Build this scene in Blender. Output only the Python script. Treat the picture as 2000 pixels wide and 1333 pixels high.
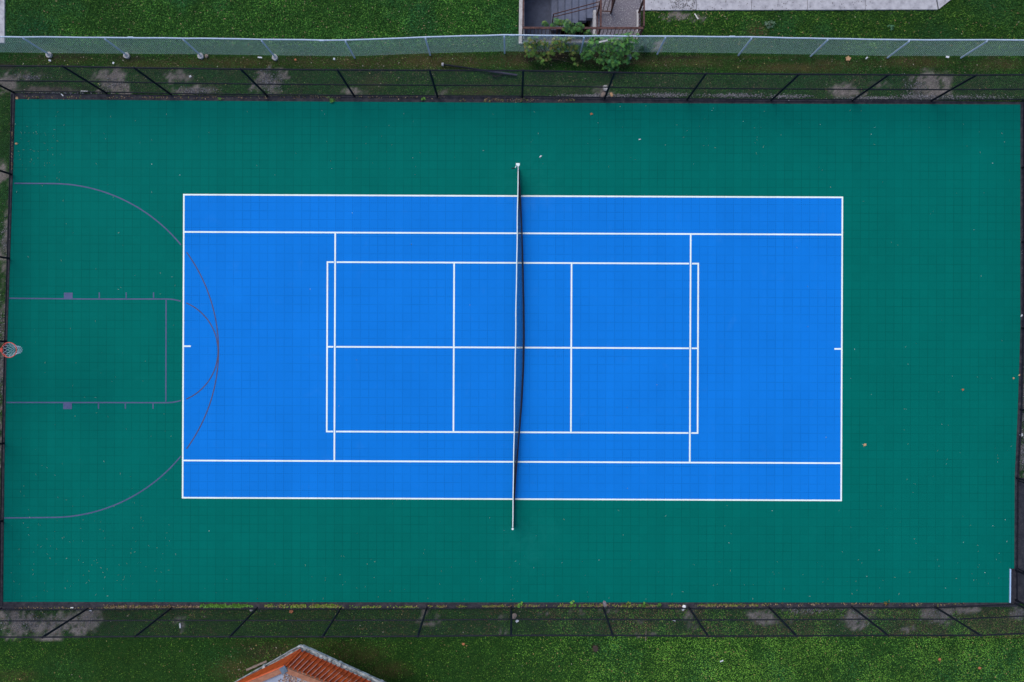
import bpy, math, random
import numpy as np
from mathutils import Vector, Matrix

random.seed(7)
RNG = np.random.default_rng(11)
S = bpy.context.scene
for o in list(bpy.data.objects):
    bpy.data.objects.remove(o)

# ------------------------------------------------------------------ camera
CX, CY, CH, ROLL = -0.019, 0.235, 24.59, math.radians(0.2374)
FPX = 2000 * 24 / 36
cam_d = bpy.data.cameras.new('camera')
cam_d.sensor_width = 36
cam_d.lens = 24
cam_d.clip_end = 2000
cam = bpy.data.objects.new('camera', cam_d)
S.collection.objects.link(cam)
cam.location = (CX, CY, CH)
cam.rotation_euler = (0, 0, ROLL)
S.camera = cam

# ------------------------------------------------------------------ world, sun, exposure
SUN_EL = math.radians(58)
SUN_AZ = math.radians(-35)            # from the north-west
w = bpy.data.worlds.new('World')
S.world = w
w.use_nodes = True
wn = w.node_tree.nodes
sky = wn.new('ShaderNodeTexSky')
sky.sky_type = 'NISHITA'
sky.sun_disc = False
sky.sun_elevation = SUN_EL
sky.sun_rotation = SUN_AZ
sky.dust_density = 2.0
sky.ozone_density = 1.0
w.node_tree.links.new(sky.outputs[0], wn['Background'].inputs[0])
wn['Background'].inputs[1].default_value = 0.12
sun_d = bpy.data.lights.new('sun', 'SUN')
sun_d.energy = 1.2
sun_d.angle = math.radians(35)
sun_d.color = (1.0, 0.97, 0.92)
sun = bpy.data.objects.new('sun', sun_d)
S.collection.objects.link(sun)
sv = Vector((math.sin(SUN_AZ) * math.cos(SUN_EL), math.cos(SUN_AZ) * math.cos(SUN_EL), math.sin(SUN_EL)))
sun.rotation_euler = sv.to_track_quat('Z', 'Y').to_euler()
sun.location = (0, 0, 40)
S.view_settings.view_transform = 'Standard'
S.view_settings.look = 'None'
S.view_settings.gamma = 1
S.view_settings.exposure = 0.46

# ------------------------------------------------------------------ helpers
def P(px, py, z=0.0):
    """point of the place seen at photo pixel (2000 x 1333) at height z"""
    a = (px - 1000) / FPX * (CH - z)
    b = -(py - 666.5) / FPX * (CH - z)
    c, s = math.cos(ROLL), math.sin(ROLL)
    return Vector((CX + c * a - s * b, CY + s * a + c * b, z))


class MB:
    def __init__(self):
        self.v, self.f, self.m = [], [], []

    def add(self, vs, fs, mi=0):
        b = len(self.v)
        self.v += [tuple(x) for x in vs]
        self.f += [tuple(i + b for i in f) for f in fs]
        self.m += [mi] * len(fs)

    def tube(self, p0, p1, r, n=8, r1=None, caps=True, mi=0):
        p0, p1 = Vector(p0), Vector(p1)
        d = (p1 - p0)
        if d.length < 1e-6:
            return
        d.normalize()
        a = d.orthogonal().normalized()
        b = d.cross(a)
        r1 = r if r1 is None else r1
        vs = []
        for p, rr in ((p0, r), (p1, r1)):
            for k in range(n):
                t = 2 * math.pi * k / n
                vs.append(p + a * (rr * math.cos(t)) + b * (rr * math.sin(t)))
        fs = [(k, (k + 1) % n, n + (k + 1) % n, n + k) for k in range(n)]
        if caps:
            fs += [tuple(range(n - 1, -1, -1)), tuple(range(n, 2 * n))]
        self.add(vs, fs, mi)

    def path(self, pts, r, n=8, r1=None, mi=0):
        pts = [Vector(p) for p in pts]
        N = len(pts)
        vs, fs = [], []
        a = None
        for i, p in enumerate(pts):
            d = (pts[min(i + 1, N - 1)] - pts[max(i - 1, 0)]).normalized()
            if a is None:
                a = d.orthogonal().normalized()
            else:
                a = (a - d * a.dot(d)).normalized()
            b = d.cross(a)
            rr = r if r1 is None else r + (r1 - r) * i / max(1, N - 1)
            for k in range(n):
                t = 2 * math.pi * k / n
                vs.append(p + a * (rr * math.cos(t)) + b * (rr * math.sin(t)))
        for i in range(N - 1):
            for k in range(n):
                fs.append((i * n + k, i * n + (k + 1) % n, (i + 1) * n + (k + 1) % n, (i + 1) * n + k))
        fs += [tuple(range(n - 1, -1, -1)), tuple(range((N - 1) * n, N * n))]
        self.add(vs, fs, mi)

    def box(self, c, size, rz=0.0, mi=0):
        hx, hy, hz = size[0] / 2, size[1] / 2, size[2] / 2
        cs, sn = math.cos(rz), math.sin(rz)
        vs = []
        for dz in (-hz, hz):
            for dx, dy in ((-hx, -hy), (hx, -hy), (hx, hy), (-hx, hy)):
                vs.append((c[0] + cs * dx - sn * dy, c[1] + sn * dx + cs * dy, c[2] + dz))
        self.add(vs, [(3, 2, 1, 0), (4, 5, 6, 7), (0, 1, 5, 4), (1, 2, 6, 5), (2, 3, 7, 6), (3, 0, 4, 7)], mi)

    def beam(self, p0, p1, wd, ht, mi=0):
        """rectangular bar: wd across, ht upward"""
        p0, p1 = Vector(p0), Vector(p1)
        d = (p1 - p0).normalized()
        up = Vector((0, 0, 1)) if abs(d.z) < 0.95 else Vector((0, 1, 0))
        a = d.cross(up).normalized() * wd / 2
        b = a.cross(d).normalized() * ht / 2
        vs = [p + sa * a + sb * b for p in (p0, p1) for sa, sb in ((-1, -1), (1, -1), (1, 1), (-1, 1))]
        self.add(vs, [(3, 2, 1, 0), (4, 5, 6, 7), (0, 1, 5, 4), (1, 2, 6, 5), (2, 3, 7, 6), (3, 0, 4, 7)], mi)

    def prism(self, poly, z0, z1, mi=0):
        """poly: list of (x, y) counter-clockwise"""
        A = sum(poly[i][0] * poly[(i + 1) % len(poly)][1] - poly[(i + 1) % len(poly)][0] * poly[i][1] for i in range(len(poly)))
        if A < 0:
            poly = poly[::-1]
        n = len(poly)
        vs = [(p[0], p[1], z0) for p in poly] + [(p[0], p[1], z1) for p in poly]
        fs = [tuple(range(n - 1, -1, -1)), tuple(range(n, 2 * n))]
        fs += [(i, (i + 1) % n, n + (i + 1) % n, n + i) for i in range(n)]
        self.add(vs, fs, mi)

    def blob(self, c, r, jit=0.25, sz=(1, 1, 1), seed=0, n=1):
        import bmesh
        bm = bmesh.new()
        bmesh.ops.create_icosphere(bm, subdivisions=n + 1, radius=1)
        rr = random.Random(seed)
        idx = {}
        vs = []
        for i, v in enumerate(bm.verts):
            idx[v] = i
            k = r * (1 + rr.uniform(-jit, jit))
            vs.append((c[0] + v.co.x * k * sz[0], c[1] + v.co.y * k * sz[1], c[2] + v.co.z * k * sz[2]))
        fs = [tuple(idx[v] for v in f.verts) for f in bm.faces]
        bm.free()
        self.add(vs, fs)

    def build(self, name, mats, parent=None, smooth=False, origin=None):
        me = bpy.data.meshes.new(name)
        v = self.v
        if origin is not None:
            v = [(a[0] - origin[0], a[1] - origin[1], a[2] - origin[2]) for a in v]
        me.from_pydata(v, [], self.f)
        mats = mats if isinstance(mats, (list, tuple)) else [mats]
        for m in mats:
            me.materials.append(m)
        if len(mats) > 1:
            me.polygons.foreach_set('material_index', self.m)
        if smooth:
            me.polygons.foreach_set('use_smooth', [True] * len(me.polygons))
        me.update()
        o = bpy.data.objects.new(name, me)
        S.collection.objects.link(o)
        if origin is not None:
            o.location = origin
        if parent is not None:
            o.parent = parent
            pl = Vector(parent.get('_w', (0, 0, 0)))
            o.location = Vector(o.location) - pl
            if origin is not None:
                o['_w'] = tuple(Vector(origin))
            else:
                o['_w'] = (0.0, 0.0, 0.0)
        return o


def tag(o, label=None, cat=None, group=None, kind=None):
    if label: o['label'] = label
    if cat: o['category'] = cat
    if group: o['group'] = group
    if kind: o['kind'] = kind
    return o


def thing(name, loc, label, cat, group=None):
    o = bpy.data.objects.new(name, None)
    o.empty_display_size = 0.2
    S.collection.objects.link(o)
    o.location = loc
    o['_w'] = tuple(loc)
    return tag(o, label, cat, group)


def struct(mb, name, mats, **k):
    return tag(mb.build(name, mats, **k), kind='structure')


# ------------------------------------------------------------------ materials
def ramp_mat(name, cols, scale=4.0, rough=0.8, bump=0.0, bscale=None, detail=6, metallic=0.0, contrast=(0.3, 0.7), spec=0.3):
    m = bpy.data.materials.new(name)
    m.use_nodes = True
    nt = m.node_tree
    N, L = nt.nodes, nt.links
    b = N['Principled BSDF']
    b.inputs['Roughness'].default_value = rough
    b.inputs['Metallic'].default_value = metallic
    b.inputs['Specular IOR Level'].default_value = spec
    geo = N.new('ShaderNodeNewGeometry')
    no = N.new('ShaderNodeTexNoise')
    no.inputs['Scale'].default_value = scale
    no.inputs['Detail'].default_value = detail
    no.inputs['Roughness'].default_value = 0.65
    L.new(geo.outputs['Position'], no.inputs['Vector'])
    cr = N.new('ShaderNodeValToRGB')
    e = cr.color_ramp.elements
    n = len(cols)
    for i, c in enumerate(cols):
        t = contrast[0] + (contrast[1] - contrast[0]) * i / max(1, n - 1)
        if i < 2:
            e[i].position = t
            e[i].color = (*c, 1)
        else:
            q = e.new(t)
            q.color = (*c, 1)
    L.new(no.outputs['Fac'], cr.inputs['Fac'])
    L.new(cr.outputs['Color'], b.inputs['Base Color'])
    if bump:
        n2 = N.new('ShaderNodeTexNoise')
        n2.inputs['Scale'].default_value = bscale or scale * 4
        n2.inputs['Detail'].default_value = 4
        L.new(geo.outputs['Position'], n2.inputs['Vector'])
        bp = N.new('ShaderNodeBump')
        bp.inputs['Strength'].default_value = 0.6
        bp.inputs['Distance'].default_value = bump
        L.new(n2.outputs['Fac'], bp.inputs['Height'])
        L.new(bp.outputs['Normal'], b.inputs['Normal'])
    return m


def attr_mat(name, rough=0.75, spec=0.2, transl=0.0):
    m = bpy.data.materials.new(name)
    m.use_nodes = True
    N, L = m.node_tree.nodes, m.node_tree.links
    b = N['Principled BSDF']
    b.inputs['Roughness'].default_value = rough
    b.inputs['Specular IOR Level'].default_value = spec
    a = N.new('ShaderNodeAttribute')
    a.attribute_name = 'Col'
    geo = N.new('ShaderNodeNewGeometry')
    no = N.new('ShaderNodeTexNoise')
    no.inputs['Scale'].default_value = 14
    no.inputs['Detail'].default_value = 3
    L.new(geo.outputs['Position'], no.inputs['Vector'])
    mr = N.new('ShaderNodeMapRange')
    mr.inputs[3].default_value = 0.75
    mr.inputs[4].default_value = 1.25
    L.new(no.outputs['Fac'], mr.inputs[0])
    mx = N.new('ShaderNodeMix')
    mx.data_type = 'RGBA'
    mx.blend_type = 'MULTIPLY'
    mx.inputs[0].default_value = 1
    L.new(a.outputs['Color'], mx.inputs[6])
    L.new(mr.outputs[0], mx.inputs[7])
    L.new(mx.outputs[2], b.inputs['Base Color'])
    return m


def tile_mat(name, col, dots, seam_dark=0.5, var=0.05, scuff=(0.008, 0.20, 0.165), sstr=0.25):
    """interlocking sports tiles, one foot square: seams, per-tile tint, soft stains"""
    m = bpy.data.materials.new(name)
    m.use_nodes = True
    N, L = m.node_tree.nodes, m.node_tree.links
    b = N['Principled BSDF']
    b.inputs['Roughness'].default_value = 0.75
    b.inputs['Specular IOR Level'].default_value = 0.03
    geo = N.new('ShaderNodeNewGeometry')
    sep = N.new('ShaderNodeSeparateXYZ')
    L.new(geo.outputs['Position'], sep.inputs[0])

    def math_(op, a, b_=None, c=None):
        n = N.new('ShaderNodeMath')
        n.operation = op
        for i, x in enumerate((a, b_, c)):
            if x is None: continue
            if isinstance(x, (int, float)): n.inputs[i].default_value = x
            else: L.new(x, n.inputs[i])
        return n.outputs[0]
    T = 0.305
    u = math_('DIVIDE', math_('ADD', sep.outputs[0], 11.885), T)
    v = math_('DIVIDE', math_('ADD', sep.outputs[1], 5.485), T)

    def edge(x, half):
        f = math_('FRACT', math_('ADD', x, 0.5))
        d = math_('ABSOLUTE', math_('SUBTRACT', f, 0.5))
        mr = N.new('ShaderNodeMapRange')
        mr.interpolation_type = 'SMOOTHSTEP'
        mr.inputs[1].default_value = half * 0.4
        mr.inputs[2].default_value = half
        mr.inputs[3].default_value = 1
        mr.inputs[4].default_value = 0
        L.new(d, mr.inputs[0])
        return mr.outputs[0]
    eu, ev = edge(u, 0.042), edge(v, 0.04)
    if dots:                                       # connector loops read as dotted rows
        du = edge(math_('MULTIPLY', v, 4.0), 0.24)
        dv = edge(math_('MULTIPLY', u, 4.0), 0.24)
        eu = math_('MULTIPLY', eu, math_('ADD', math_('MULTIPLY', du, 0.85), 0.15))
        ev = math_('MULTIPLY', ev, math_('ADD', math_('MULTIPLY', dv, 0.85), 0.15))
    # seams open and close over the court
    nz = N.new('ShaderNodeTexNoise')
    nz.inputs['Scale'].default_value = 0.9
    nz.inputs['Detail'].default_value = 5
    L.new(geo.outputs['Position'], nz.inputs['Vector'])
    nm = N.new('ShaderNodeMapRange')
    nm.inputs[1].default_value = 0.3
    nm.inputs[2].default_value = 0.7
    nm.inputs[3].default_value = 0.25
    nm.inputs[4].default_value = 1.0
    L.new(nz.outputs['Fac'], nm.inputs[0])
    seam = math_('MULTIPLY', math_('MAXIMUM', eu, ev), nm.outputs[0])
    # fine open lattice of each tile
    lat = math_('MULTIPLY', edge(math_('MULTIPLY', u, 8.0), 0.3), edge(math_('MULTIPLY', v, 8.0), 0.3))
    wn_ = N.new('ShaderNodeTexWhiteNoise')
    wn_.noise_dimensions = '2D'
    cmb = N.new('ShaderNodeCombineXYZ')
    L.new(math_('FLOOR', u), cmb.inputs[0])
    L.new(math_('FLOOR', v), cmb.inputs[1])
    L.new(cmb.outputs[0], wn_.inputs['Vector'])
    st = N.new('ShaderNodeTexNoise')
    st.inputs['Scale'].default_value = 0.35
    st.inputs['Detail'].default_value = 8
    st.inputs['Roughness'].default_value = 0.6
    L.new(geo.outputs['Position'], st.inputs['Vector'])
    # rows and columns of tiles carry slightly different batches
    rc = N.new('ShaderNodeTexWhiteNoise')
    rc.noise_dimensions = '1D'
    L.new(math_('FLOOR', u), rc.inputs['W'])
    val = math_('ADD', 1 - var, math_('MULTIPLY', wn_.outputs['Value'], var * 0.8))
    val = math_('ADD', val, math_('MULTIPLY', rc.outputs['Value'], 0.05))
    val = math_('MULTIPLY', val, math_('ADD', 0.88, math_('MULTIPLY', st.outputs['Fac'], 0.24)))
    val = math_('MULTIPLY', val, math_('SUBTRACT', 1.0, math_('MULTIPLY', seam, seam_dark)))
    val = math_('MULTIPLY', val, math_('SUBTRACT', 1.0, math_('MULTIPLY', lat, 0.16)))
    # dusty scuffs
    sc = N.new('ShaderNodeTexNoise')
    sc.inputs['Scale'].default_value = 1.6
    sc.inputs['Detail'].default_value = 10
    sc.inputs['Roughness'].default_value = 0.75
    sc.inputs['Distortion'].default_value = 0.6
    L.new(geo.outputs['Position'], sc.inputs['Vector'])
    sm = N.new('ShaderNodeMapRange')
    sm.inputs[1].default_value = 0.58
    sm.inputs[2].default_value = 0.85
    sm.inputs[3].default_value = 0.0
    sm.inputs[4].default_value = sstr
    L.new(sc.outputs['Fac'], sm.inputs[0])
    mx = N.new('ShaderNodeMix')
    mx.data_type = 'RGBA'
    mx.blend_type = 'MULTIPLY'
    mx.inputs[0].default_value = 1
    mx.inputs[6].default_value = (*col, 1)
    L.new(val, mx.inputs[7])
    m2 = N.new('ShaderNodeMix')
    m2.data_type = 'RGBA'
    # tiles worn pale around the two net posts
    worn = None
    for wx, wy in ((0.55, 5.9), (0.6, -6.9)):
        dv_ = N.new('ShaderNodeVectorMath')
        dv_.operation = 'DISTANCE'
        L.new(geo.outputs['Position'], dv_.inputs[0])
        dv_.inputs[1].default_value = (wx, wy, 0)
        wm = N.new('ShaderNodeMapRange')
        wm.interpolation_type = 'SMOOTHSTEP'
        wm.inputs[1].default_value = 0.2
        wm.inputs[2].default_value = 1.7
        wm.inputs[3].default_value = 0.55
        wm.inputs[4].default_value = 0
        L.new(dv_.outputs['Value'], wm.inputs[0])
        worn = wm.outputs[0] if worn is None else math_('ADD', worn, wm.outputs[0])
    wf = math_('MULTIPLY', worn, math_('MAXIMUM', math_('SUBTRACT', math_('MULTIPLY', sc.outputs['Fac'], 2.4), 0.95), 0.0))
    L.new(math_('MINIMUM', math_('ADD', sm.outputs[0], wf), 0.7), m2.inputs[0])
    L.new(mx.outputs[2], m2.inputs[6])
    m2.inputs[7].default_value = (*scuff, 1)
    L.new(m2.outputs[2], b.inputs['Base Color'])
    bp = N.new('ShaderNodeBump')
    bp.inputs['Strength'].default_value = 0.5
    bp.inputs['Distance'].default_value = 0.003
    L.new(math_('SUBTRACT', 1.0, seam), bp.inputs['Height'])
    L.new(bp.outputs['Normal'], b.inputs['Normal'])
    return m


M = {}
M['green_tile'] = tile_mat('green_tile', (0.0, 0.141, 0.114), False, 0.32, 0.05)
M['blue_tile'] = tile_mat('blue_tile', (0.0055, 0.184, 0.65), True, 0.7, 0.02, (0.045, 0.25, 0.70), 0.3)
M['white_line'] = tile_mat('white_line', (0.84, 0.93, 0.89), False, 0.12, 0.06, (0.45, 0.52, 0.55), 0.5)
M['slate_line'] = ramp_mat('slate_line', [(0.055, 0.08, 0.18), (0.09, 0.105, 0.22)], 5, 0.7)
M['brown_line'] = ramp_mat('brown_line', [(0.05, 0.055, 0.12), (0.09, 0.075, 0.13)], 5, 0.7)
M['asphalt'] = ramp_mat('asphalt', [(0.012, 0.012, 0.018), (0.03, 0.03, 0.04), (0.06, 0.055, 0.06)], 5, 0.9, 0.004, 90, detail=10)
M['black_metal'] = ramp_mat('black_metal', [(0.006, 0.007, 0.012), (0.014, 0.016, 0.026)], 9, 0.6, spec=0.15)
M['wire_black'] = ramp_mat('wire_black', [(0.03, 0.034, 0.045), (0.05, 0.055, 0.07)], 9, 0.6)
M['galv'] = ramp_mat('galv', [(0.46, 0.56, 0.70), (0.60, 0.70, 0.84)], 8, 0.5)
M['galv_wire'] = ramp_mat('galv_wire', [(0.33, 0.48, 0.48), (0.50, 0.68, 0.67)], 8, 0.5)
M['concrete'] = ramp_mat('concrete', [(0.16, 0.16, 0.18), (0.36, 0.35, 0.38), (0.46, 0.45, 0.48)], 5, 0.9, 0.004, 70, detail=12, contrast=(0.25, 0.6))
M['pale_concrete'] = ramp_mat('pale_concrete', [(0.32, 0.31, 0.31), (0.55, 0.53, 0.54)], 7, 0.9, 0.003, 60, detail=10)
M['aggregate'] = ramp_mat('aggregate', [(0.07, 0.06, 0.075), (0.17, 0.155, 0.18), (0.38, 0.36, 0.38)], 26, 0.9, 0.006, 60, detail=8, contrast=(0.3, 0.72))
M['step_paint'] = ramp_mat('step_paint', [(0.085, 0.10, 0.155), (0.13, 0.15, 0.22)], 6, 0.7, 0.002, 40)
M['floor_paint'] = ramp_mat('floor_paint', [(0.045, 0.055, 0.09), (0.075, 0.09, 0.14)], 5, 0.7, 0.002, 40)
M['near_black'] = ramp_mat('near_black', [(0.008, 0.007, 0.007), (0.02, 0.018, 0.016)], 8, 0.95)  # near black: paints the shade at the well floor, also colours the hose
M['earth'] = ramp_mat('earth', [(0.03, 0.022, 0.017), (0.075, 0.055, 0.045)], 18, 0.95, 0.006, 40)
M['rust'] = ramp_mat('rust', [(0.035, 0.016, 0.017), (0.082, 0.036, 0.032), (0.13, 0.065, 0.055)], 11, 0.75, 0.002, 60)
M['orange_roof'] = ramp_mat('orange_roof', [(0.26, 0.034, 0.007), (0.46, 0.072, 0.013), (0.58, 0.11, 0.022)], 7, 0.5, detail=9)
M['seam_pale'] = ramp_mat('seam_pale', [(0.5, 0.36, 0.36), (0.7, 0.6, 0.6)], 9, 0.5)
M['coping'] = ramp_mat('coping', [(0.26, 0.10, 0.055), (0.38, 0.17, 0.10)], 9, 0.6, detail=9)
M['gutter'] = ramp_mat('gutter', [(0.10, 0.10, 0.10), (0.26, 0.29, 0.31), (0.46, 0.51, 0.54)], 7, 0.6, detail=9, contrast=(0.33, 0.6))
M['grey_cap'] = ramp_mat('grey_cap', [(0.09, 0.13, 0.18), (0.15, 0.19, 0.25)], 9, 0.6)
M['flat_roof'] = ramp_mat('flat_roof', [(0.22, 0.25, 0.33), (0.34, 0.37, 0.45)], 3, 0.85, 0.003, 50, detail=9)
M['brick_wall'] = ramp_mat('brick_wall', [(0.16, 0.10, 0.08), (0.25, 0.17, 0.13)], 12, 0.9, 0.004, 30)
M['net_cord'] = ramp_mat('net_cord', [(0.006, 0.007, 0.014), (0.014, 0.016, 0.03)], 20, 0.8)
M['white_tape'] = ramp_mat('white_tape', [(0.66, 0.76, 0.75), (0.78, 0.88, 0.86)], 9, 0.7)
M['dark_tape'] = ramp_mat('dark_tape', [(0.012, 0.013, 0.03), (0.03, 0.03, 0.05)], 9, 0.75)
M['post_paint'] = ramp_mat('post_paint', [(0.02, 0.05, 0.05), (0.04, 0.09, 0.09)], 9, 0.5)
M['rim_red'] = ramp_mat('rim_red', [(0.62, 0.075, 0.055), (0.78, 0.11, 0.08)], 9, 0.45)
M['white_cord'] = ramp_mat('white_cord', [(0.65, 0.75, 0.8), (0.85, 0.9, 0.92)], 20, 0.8)
M['acrylic'] = ramp_mat('acrylic', [(0.6, 0.62, 0.65), (0.7, 0.72, 0.75)], 3, 0.2)
M['acrylic'].node_tree.nodes['Principled BSDF'].inputs['Alpha'].default_value = 0.25   # clear board: light passes through
M['stem'] = ramp_mat('stem', [(0.05, 0.04, 0.025), (0.11, 0.085, 0.05)], 20, 0.9)
M['gravel'] = attr_mat('gravel', 0.9)
M['leafy'] = attr_mat('leafy', 0.6, 0.3)
M['grass'] = attr_mat('grass_blades', 0.75, 0.15)
M['tan_leaf'] = ramp_mat('tan_leaf', [(0.42, 0.22, 0.10), (0.65, 0.42, 0.24)], 40, 0.8)
M['orange_leaf'] = ramp_mat('orange_leaf', [(0.36, 0.12, 0.05), (0.5, 0.2, 0.09)], 40, 0.8)
M['white_scrap'] = ramp_mat('white_scrap', [(0.6, 0.62, 0.66), (0.85, 0.86, 0.88)], 25, 0.7)
M['old_wood'] = ramp_mat('old_wood', [(0.18, 0.13, 0.11), (0.34, 0.27, 0.23)], 18, 0.9, 0.002, 50)
M['pale_wood'] = ramp_mat('pale_wood', [(0.5, 0.48, 0.46), (0.68, 0.66, 0.62)], 18, 0.9)
M['blue_trim'] = ramp_mat('blue_trim', [(0.34, 0.52, 0.80), (0.45, 0.64, 0.90)], 6, 0.5)
M['rubber'] = ramp_mat('rubber', [(0.013, 0.013, 0.02), (0.03, 0.03, 0.042)], 12, 0.85, 0.002, 80)
M['pipe_grey'] = ramp_mat('pipe_grey', [(0.03, 0.03, 0.05), (0.065, 0.065, 0.10)], 9, 0.55)


# ------------------------------------------------------------------ masks of the ground
def pxpoly(pts, z=0.0):
    return [(P(a, b, z).x, P(a, b, z).y) for a, b in pts]


def inside(poly, X, Y):
    r = np.zeros(X.shape, bool)
    n = len(poly)
    for i in range(n):
        x0, y0 = poly[i]
        x1, y1 = poly[(i + 1) % n]
        c = ((y0 > Y) != (y1 > Y))
        with np.errstate(divide='ignore', invalid='ignore'):
            xi = (x1 - x0) * (Y - y0) / (y1 - y0 + 1e-12) + x0
        r ^= c & (X < xi)
    return r


_lat = RNG.random((256, 256))


def vnoise(X, Y, s, off=0):
    x, y = X * s + off * 17.3 + 100, Y * s + off * 9.1 + 100
    xi, yi = np.floor(x).astype(int), np.floor(y).astype(int)
    fx, fy = x - xi, y - yi
    fx, fy = fx * fx * (3 - 2 * fx), fy * fy * (3 - 2 * fy)
    g = lambda a, b: _lat[a % 256, b % 256]
    return (g(xi, yi) * (1 - fx) + g(xi + 1, yi) * fx) * (1 - fy) + (g(xi, yi + 1) * (1 - fx) + g(xi + 1, yi + 1) * fx) * fy


def fbm(X, Y, s, off=0):
    return (vnoise(X, Y, s, off) + 0.5 * vnoise(X, Y, s * 2.1, off + 1) + 0.25 * vnoise(X, Y, s * 4.3, off + 2)) / 1.75


PAD = pxpoly([(20, 181), (207, 184), (335, 185.5), (523, 187), (857, 188), (1021, 189), (1183, 191), (1507, 194), (1816, 197), (2005, 199),
              (2003, 640), (1996, 800), (1988, 935), (2200, 935), (2200, 1160), (1990, 1180), (1986, 1186), (1500, 1188), (1000, 1189), (500, 1190),
              (-4, 1193), (2, 900), (8, 700), (14, 500), (20, 300)])
COURT = pxpoly([(30, 194), (500, 198), (1000, 201), (1500, 203), (1993, 204.5), (1993, 640), (1988, 800), (1982, 930), (1981, 1111), (1972.5, 1111),
                (1972, 1177.5), (1000, 1177), (6, 1176), (9, 900), (12, 720), (18, 560), (25, 350)])
WALK = pxpoly([(1252, 20), (1833, 18), (1857, 0), (1930, -55), (1252, -55)], 0.03)
LEFTWALK = pxpoly([(-120, 84), (8.5, 84), (8.5, -60), (-120, -60)], 0.03)
STAIRS = pxpoly([(1012, 86), (1252, 86), (1252, -60), (1012, -60)])
PIT = pxpoly([(1019, 79), (1163, 79), (1163, -75), (1019, -75)])

# bare, dusty places: (px, py, rx, ry, weight)
DIRT = [(215, 160, 30, 24, 1), (235, 178, 22, 10, .8), (345, 152, 22, 14, 1), (372, 178, 45, 9, .9), (525, 160, 32, 24, .85), (690, 180, 24, 8, .7), (855, 180, 16, 7, .7), (1180, 178, 16, 14, .8),
        (1655, 178, 32, 12, .9), (1728, 166, 25, 6, .6), (1805, 168, 30, 26, 1), (1852, 158, 16, 14, .8), (1840, 180, 30, 10, .9), (8, 160, 22, 16, 1), (48, 148, 28, 7, .6), (90, 175, 60, 6, .7),
        (30, 1205, 60, 16, .7), (60, 1222, 80, 22, .9), (140, 1220, 40, 22, .9), (172, 1210, 22, 20, 1), (95, 1248, 28, 5, .8), (350, 1222, 14, 14, .6), (840, 1200, 14, 9, .6), (838, 1218, 18, 10, .55), (985, 1205, 9, 10, .6), (985, 1230, 9, 12, .6),
        (1060, 1195, 20, 6, .45), (1130, 1197, 18, 7, .45), (1195, 1194, 18, 7, .6), (1245, 1216, 13, 10, .65), (1258, 1240, 22, 5, .6), (1345, 1198, 20, 10, .7), (1352, 1220, 15, 9, .8), (1485, 1203, 24, 12, .7), (1512, 1216, 26, 8, .8),
        (1570, 1194, 60, 6, .55), (1675, 1204, 26, 18, 1), (1700, 1194, 14, 8, .8), (1672, 1222, 16, 8, .7), (1822, 1200, 22, 14, .95), (1850, 1200, 16, 18, .95), (1882, 1192, 30, 8, .7), (1992, 1200, 16, 12, .9), (1776, 1230, 12, 5, .4),
        (4, 345, 14, 26, .9), (14, 450, 7, 60, .8), (4, 500, 16, 26, .9), (6, 640, 12, 70, .6), (4, 720, 10, 60, .8), (4, 860, 8, 60, .7), (1999, 500, 6, 60, .7), (1999, 800, 6, 60, .6), (1998, 890, 8, 40, .8),
        (1325, 30, 24, 10, .8), (1362, 34, 14, 8, .6), (1735, 22, 36, 5, .6), (1285, 88, 14, 12, .7), (1163, 1267, 6, 6, .0), ]
# dark bare earth
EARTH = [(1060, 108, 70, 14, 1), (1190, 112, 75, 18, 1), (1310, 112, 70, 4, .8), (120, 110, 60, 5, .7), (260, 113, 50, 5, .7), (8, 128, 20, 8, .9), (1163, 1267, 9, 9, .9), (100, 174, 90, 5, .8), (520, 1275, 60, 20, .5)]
# dry, yellowish grass
DRY = [(1540, 132, 110, 9, 1), (1620, 125, 60, 8, .7), (1780, 122, 80, 10, .9), (1950, 125, 60, 10, .8), (860, 120, 120, 14, .9), (700, 122, 150, 10, .8), (450, 122, 120, 10, .8), (300, 125, 80, 8, .7), (1300, 122, 140, 8, .8), (1480, 60, 20, 12, .8),
       (1000, 118, 40, 14, .8), (730, 160, 30, 14, .5), (925, 180, 60, 8, .6), (1400, 112, 150, 4, .7), (690, 1280, 60, 20, .6), (760, 1310, 40, 16, .7), (600, 1260, 140, 10, .4), (540, 1275, 50, 20, .6), (30, 1322, 40, 12, .4), (480, 1310, 60, 25, .6), (120, 118, 60, 8, .6)]


def spots(lst, X, Y):
    r = np.zeros(X.shape)
    for px, py, rx, ry, wt in lst:
        c = P(px, py)
        k = CH / FPX
        d = np.sqrt(((X - c.x) / (rx * k)) ** 2 + ((Y - c.y) / (ry * k)) ** 2)
        r = np.maximum(r, wt * np.clip(1.45 - d, 0, 1))
    return r


def dirt_at(X, Y):
    d = spots(DIRT, X, Y)
    n = fbm(X, Y, 2.6, 5) * 0.9 + fbm(X, Y, 9, 8) * 1.3
    return np.clip((d * 1.0 + (n - 1.1) * 1.5 - 0.24) * 1.5, 0, 1) * (d > 0.02)


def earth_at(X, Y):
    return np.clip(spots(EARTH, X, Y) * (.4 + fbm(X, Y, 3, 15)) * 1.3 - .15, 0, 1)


def dry_at(X, Y):
    d = spots(DRY, X, Y)
    return np.clip(d * (0.45 + 0.9 * fbm(X, Y, 2.6, 3)), 0, 1)


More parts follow.
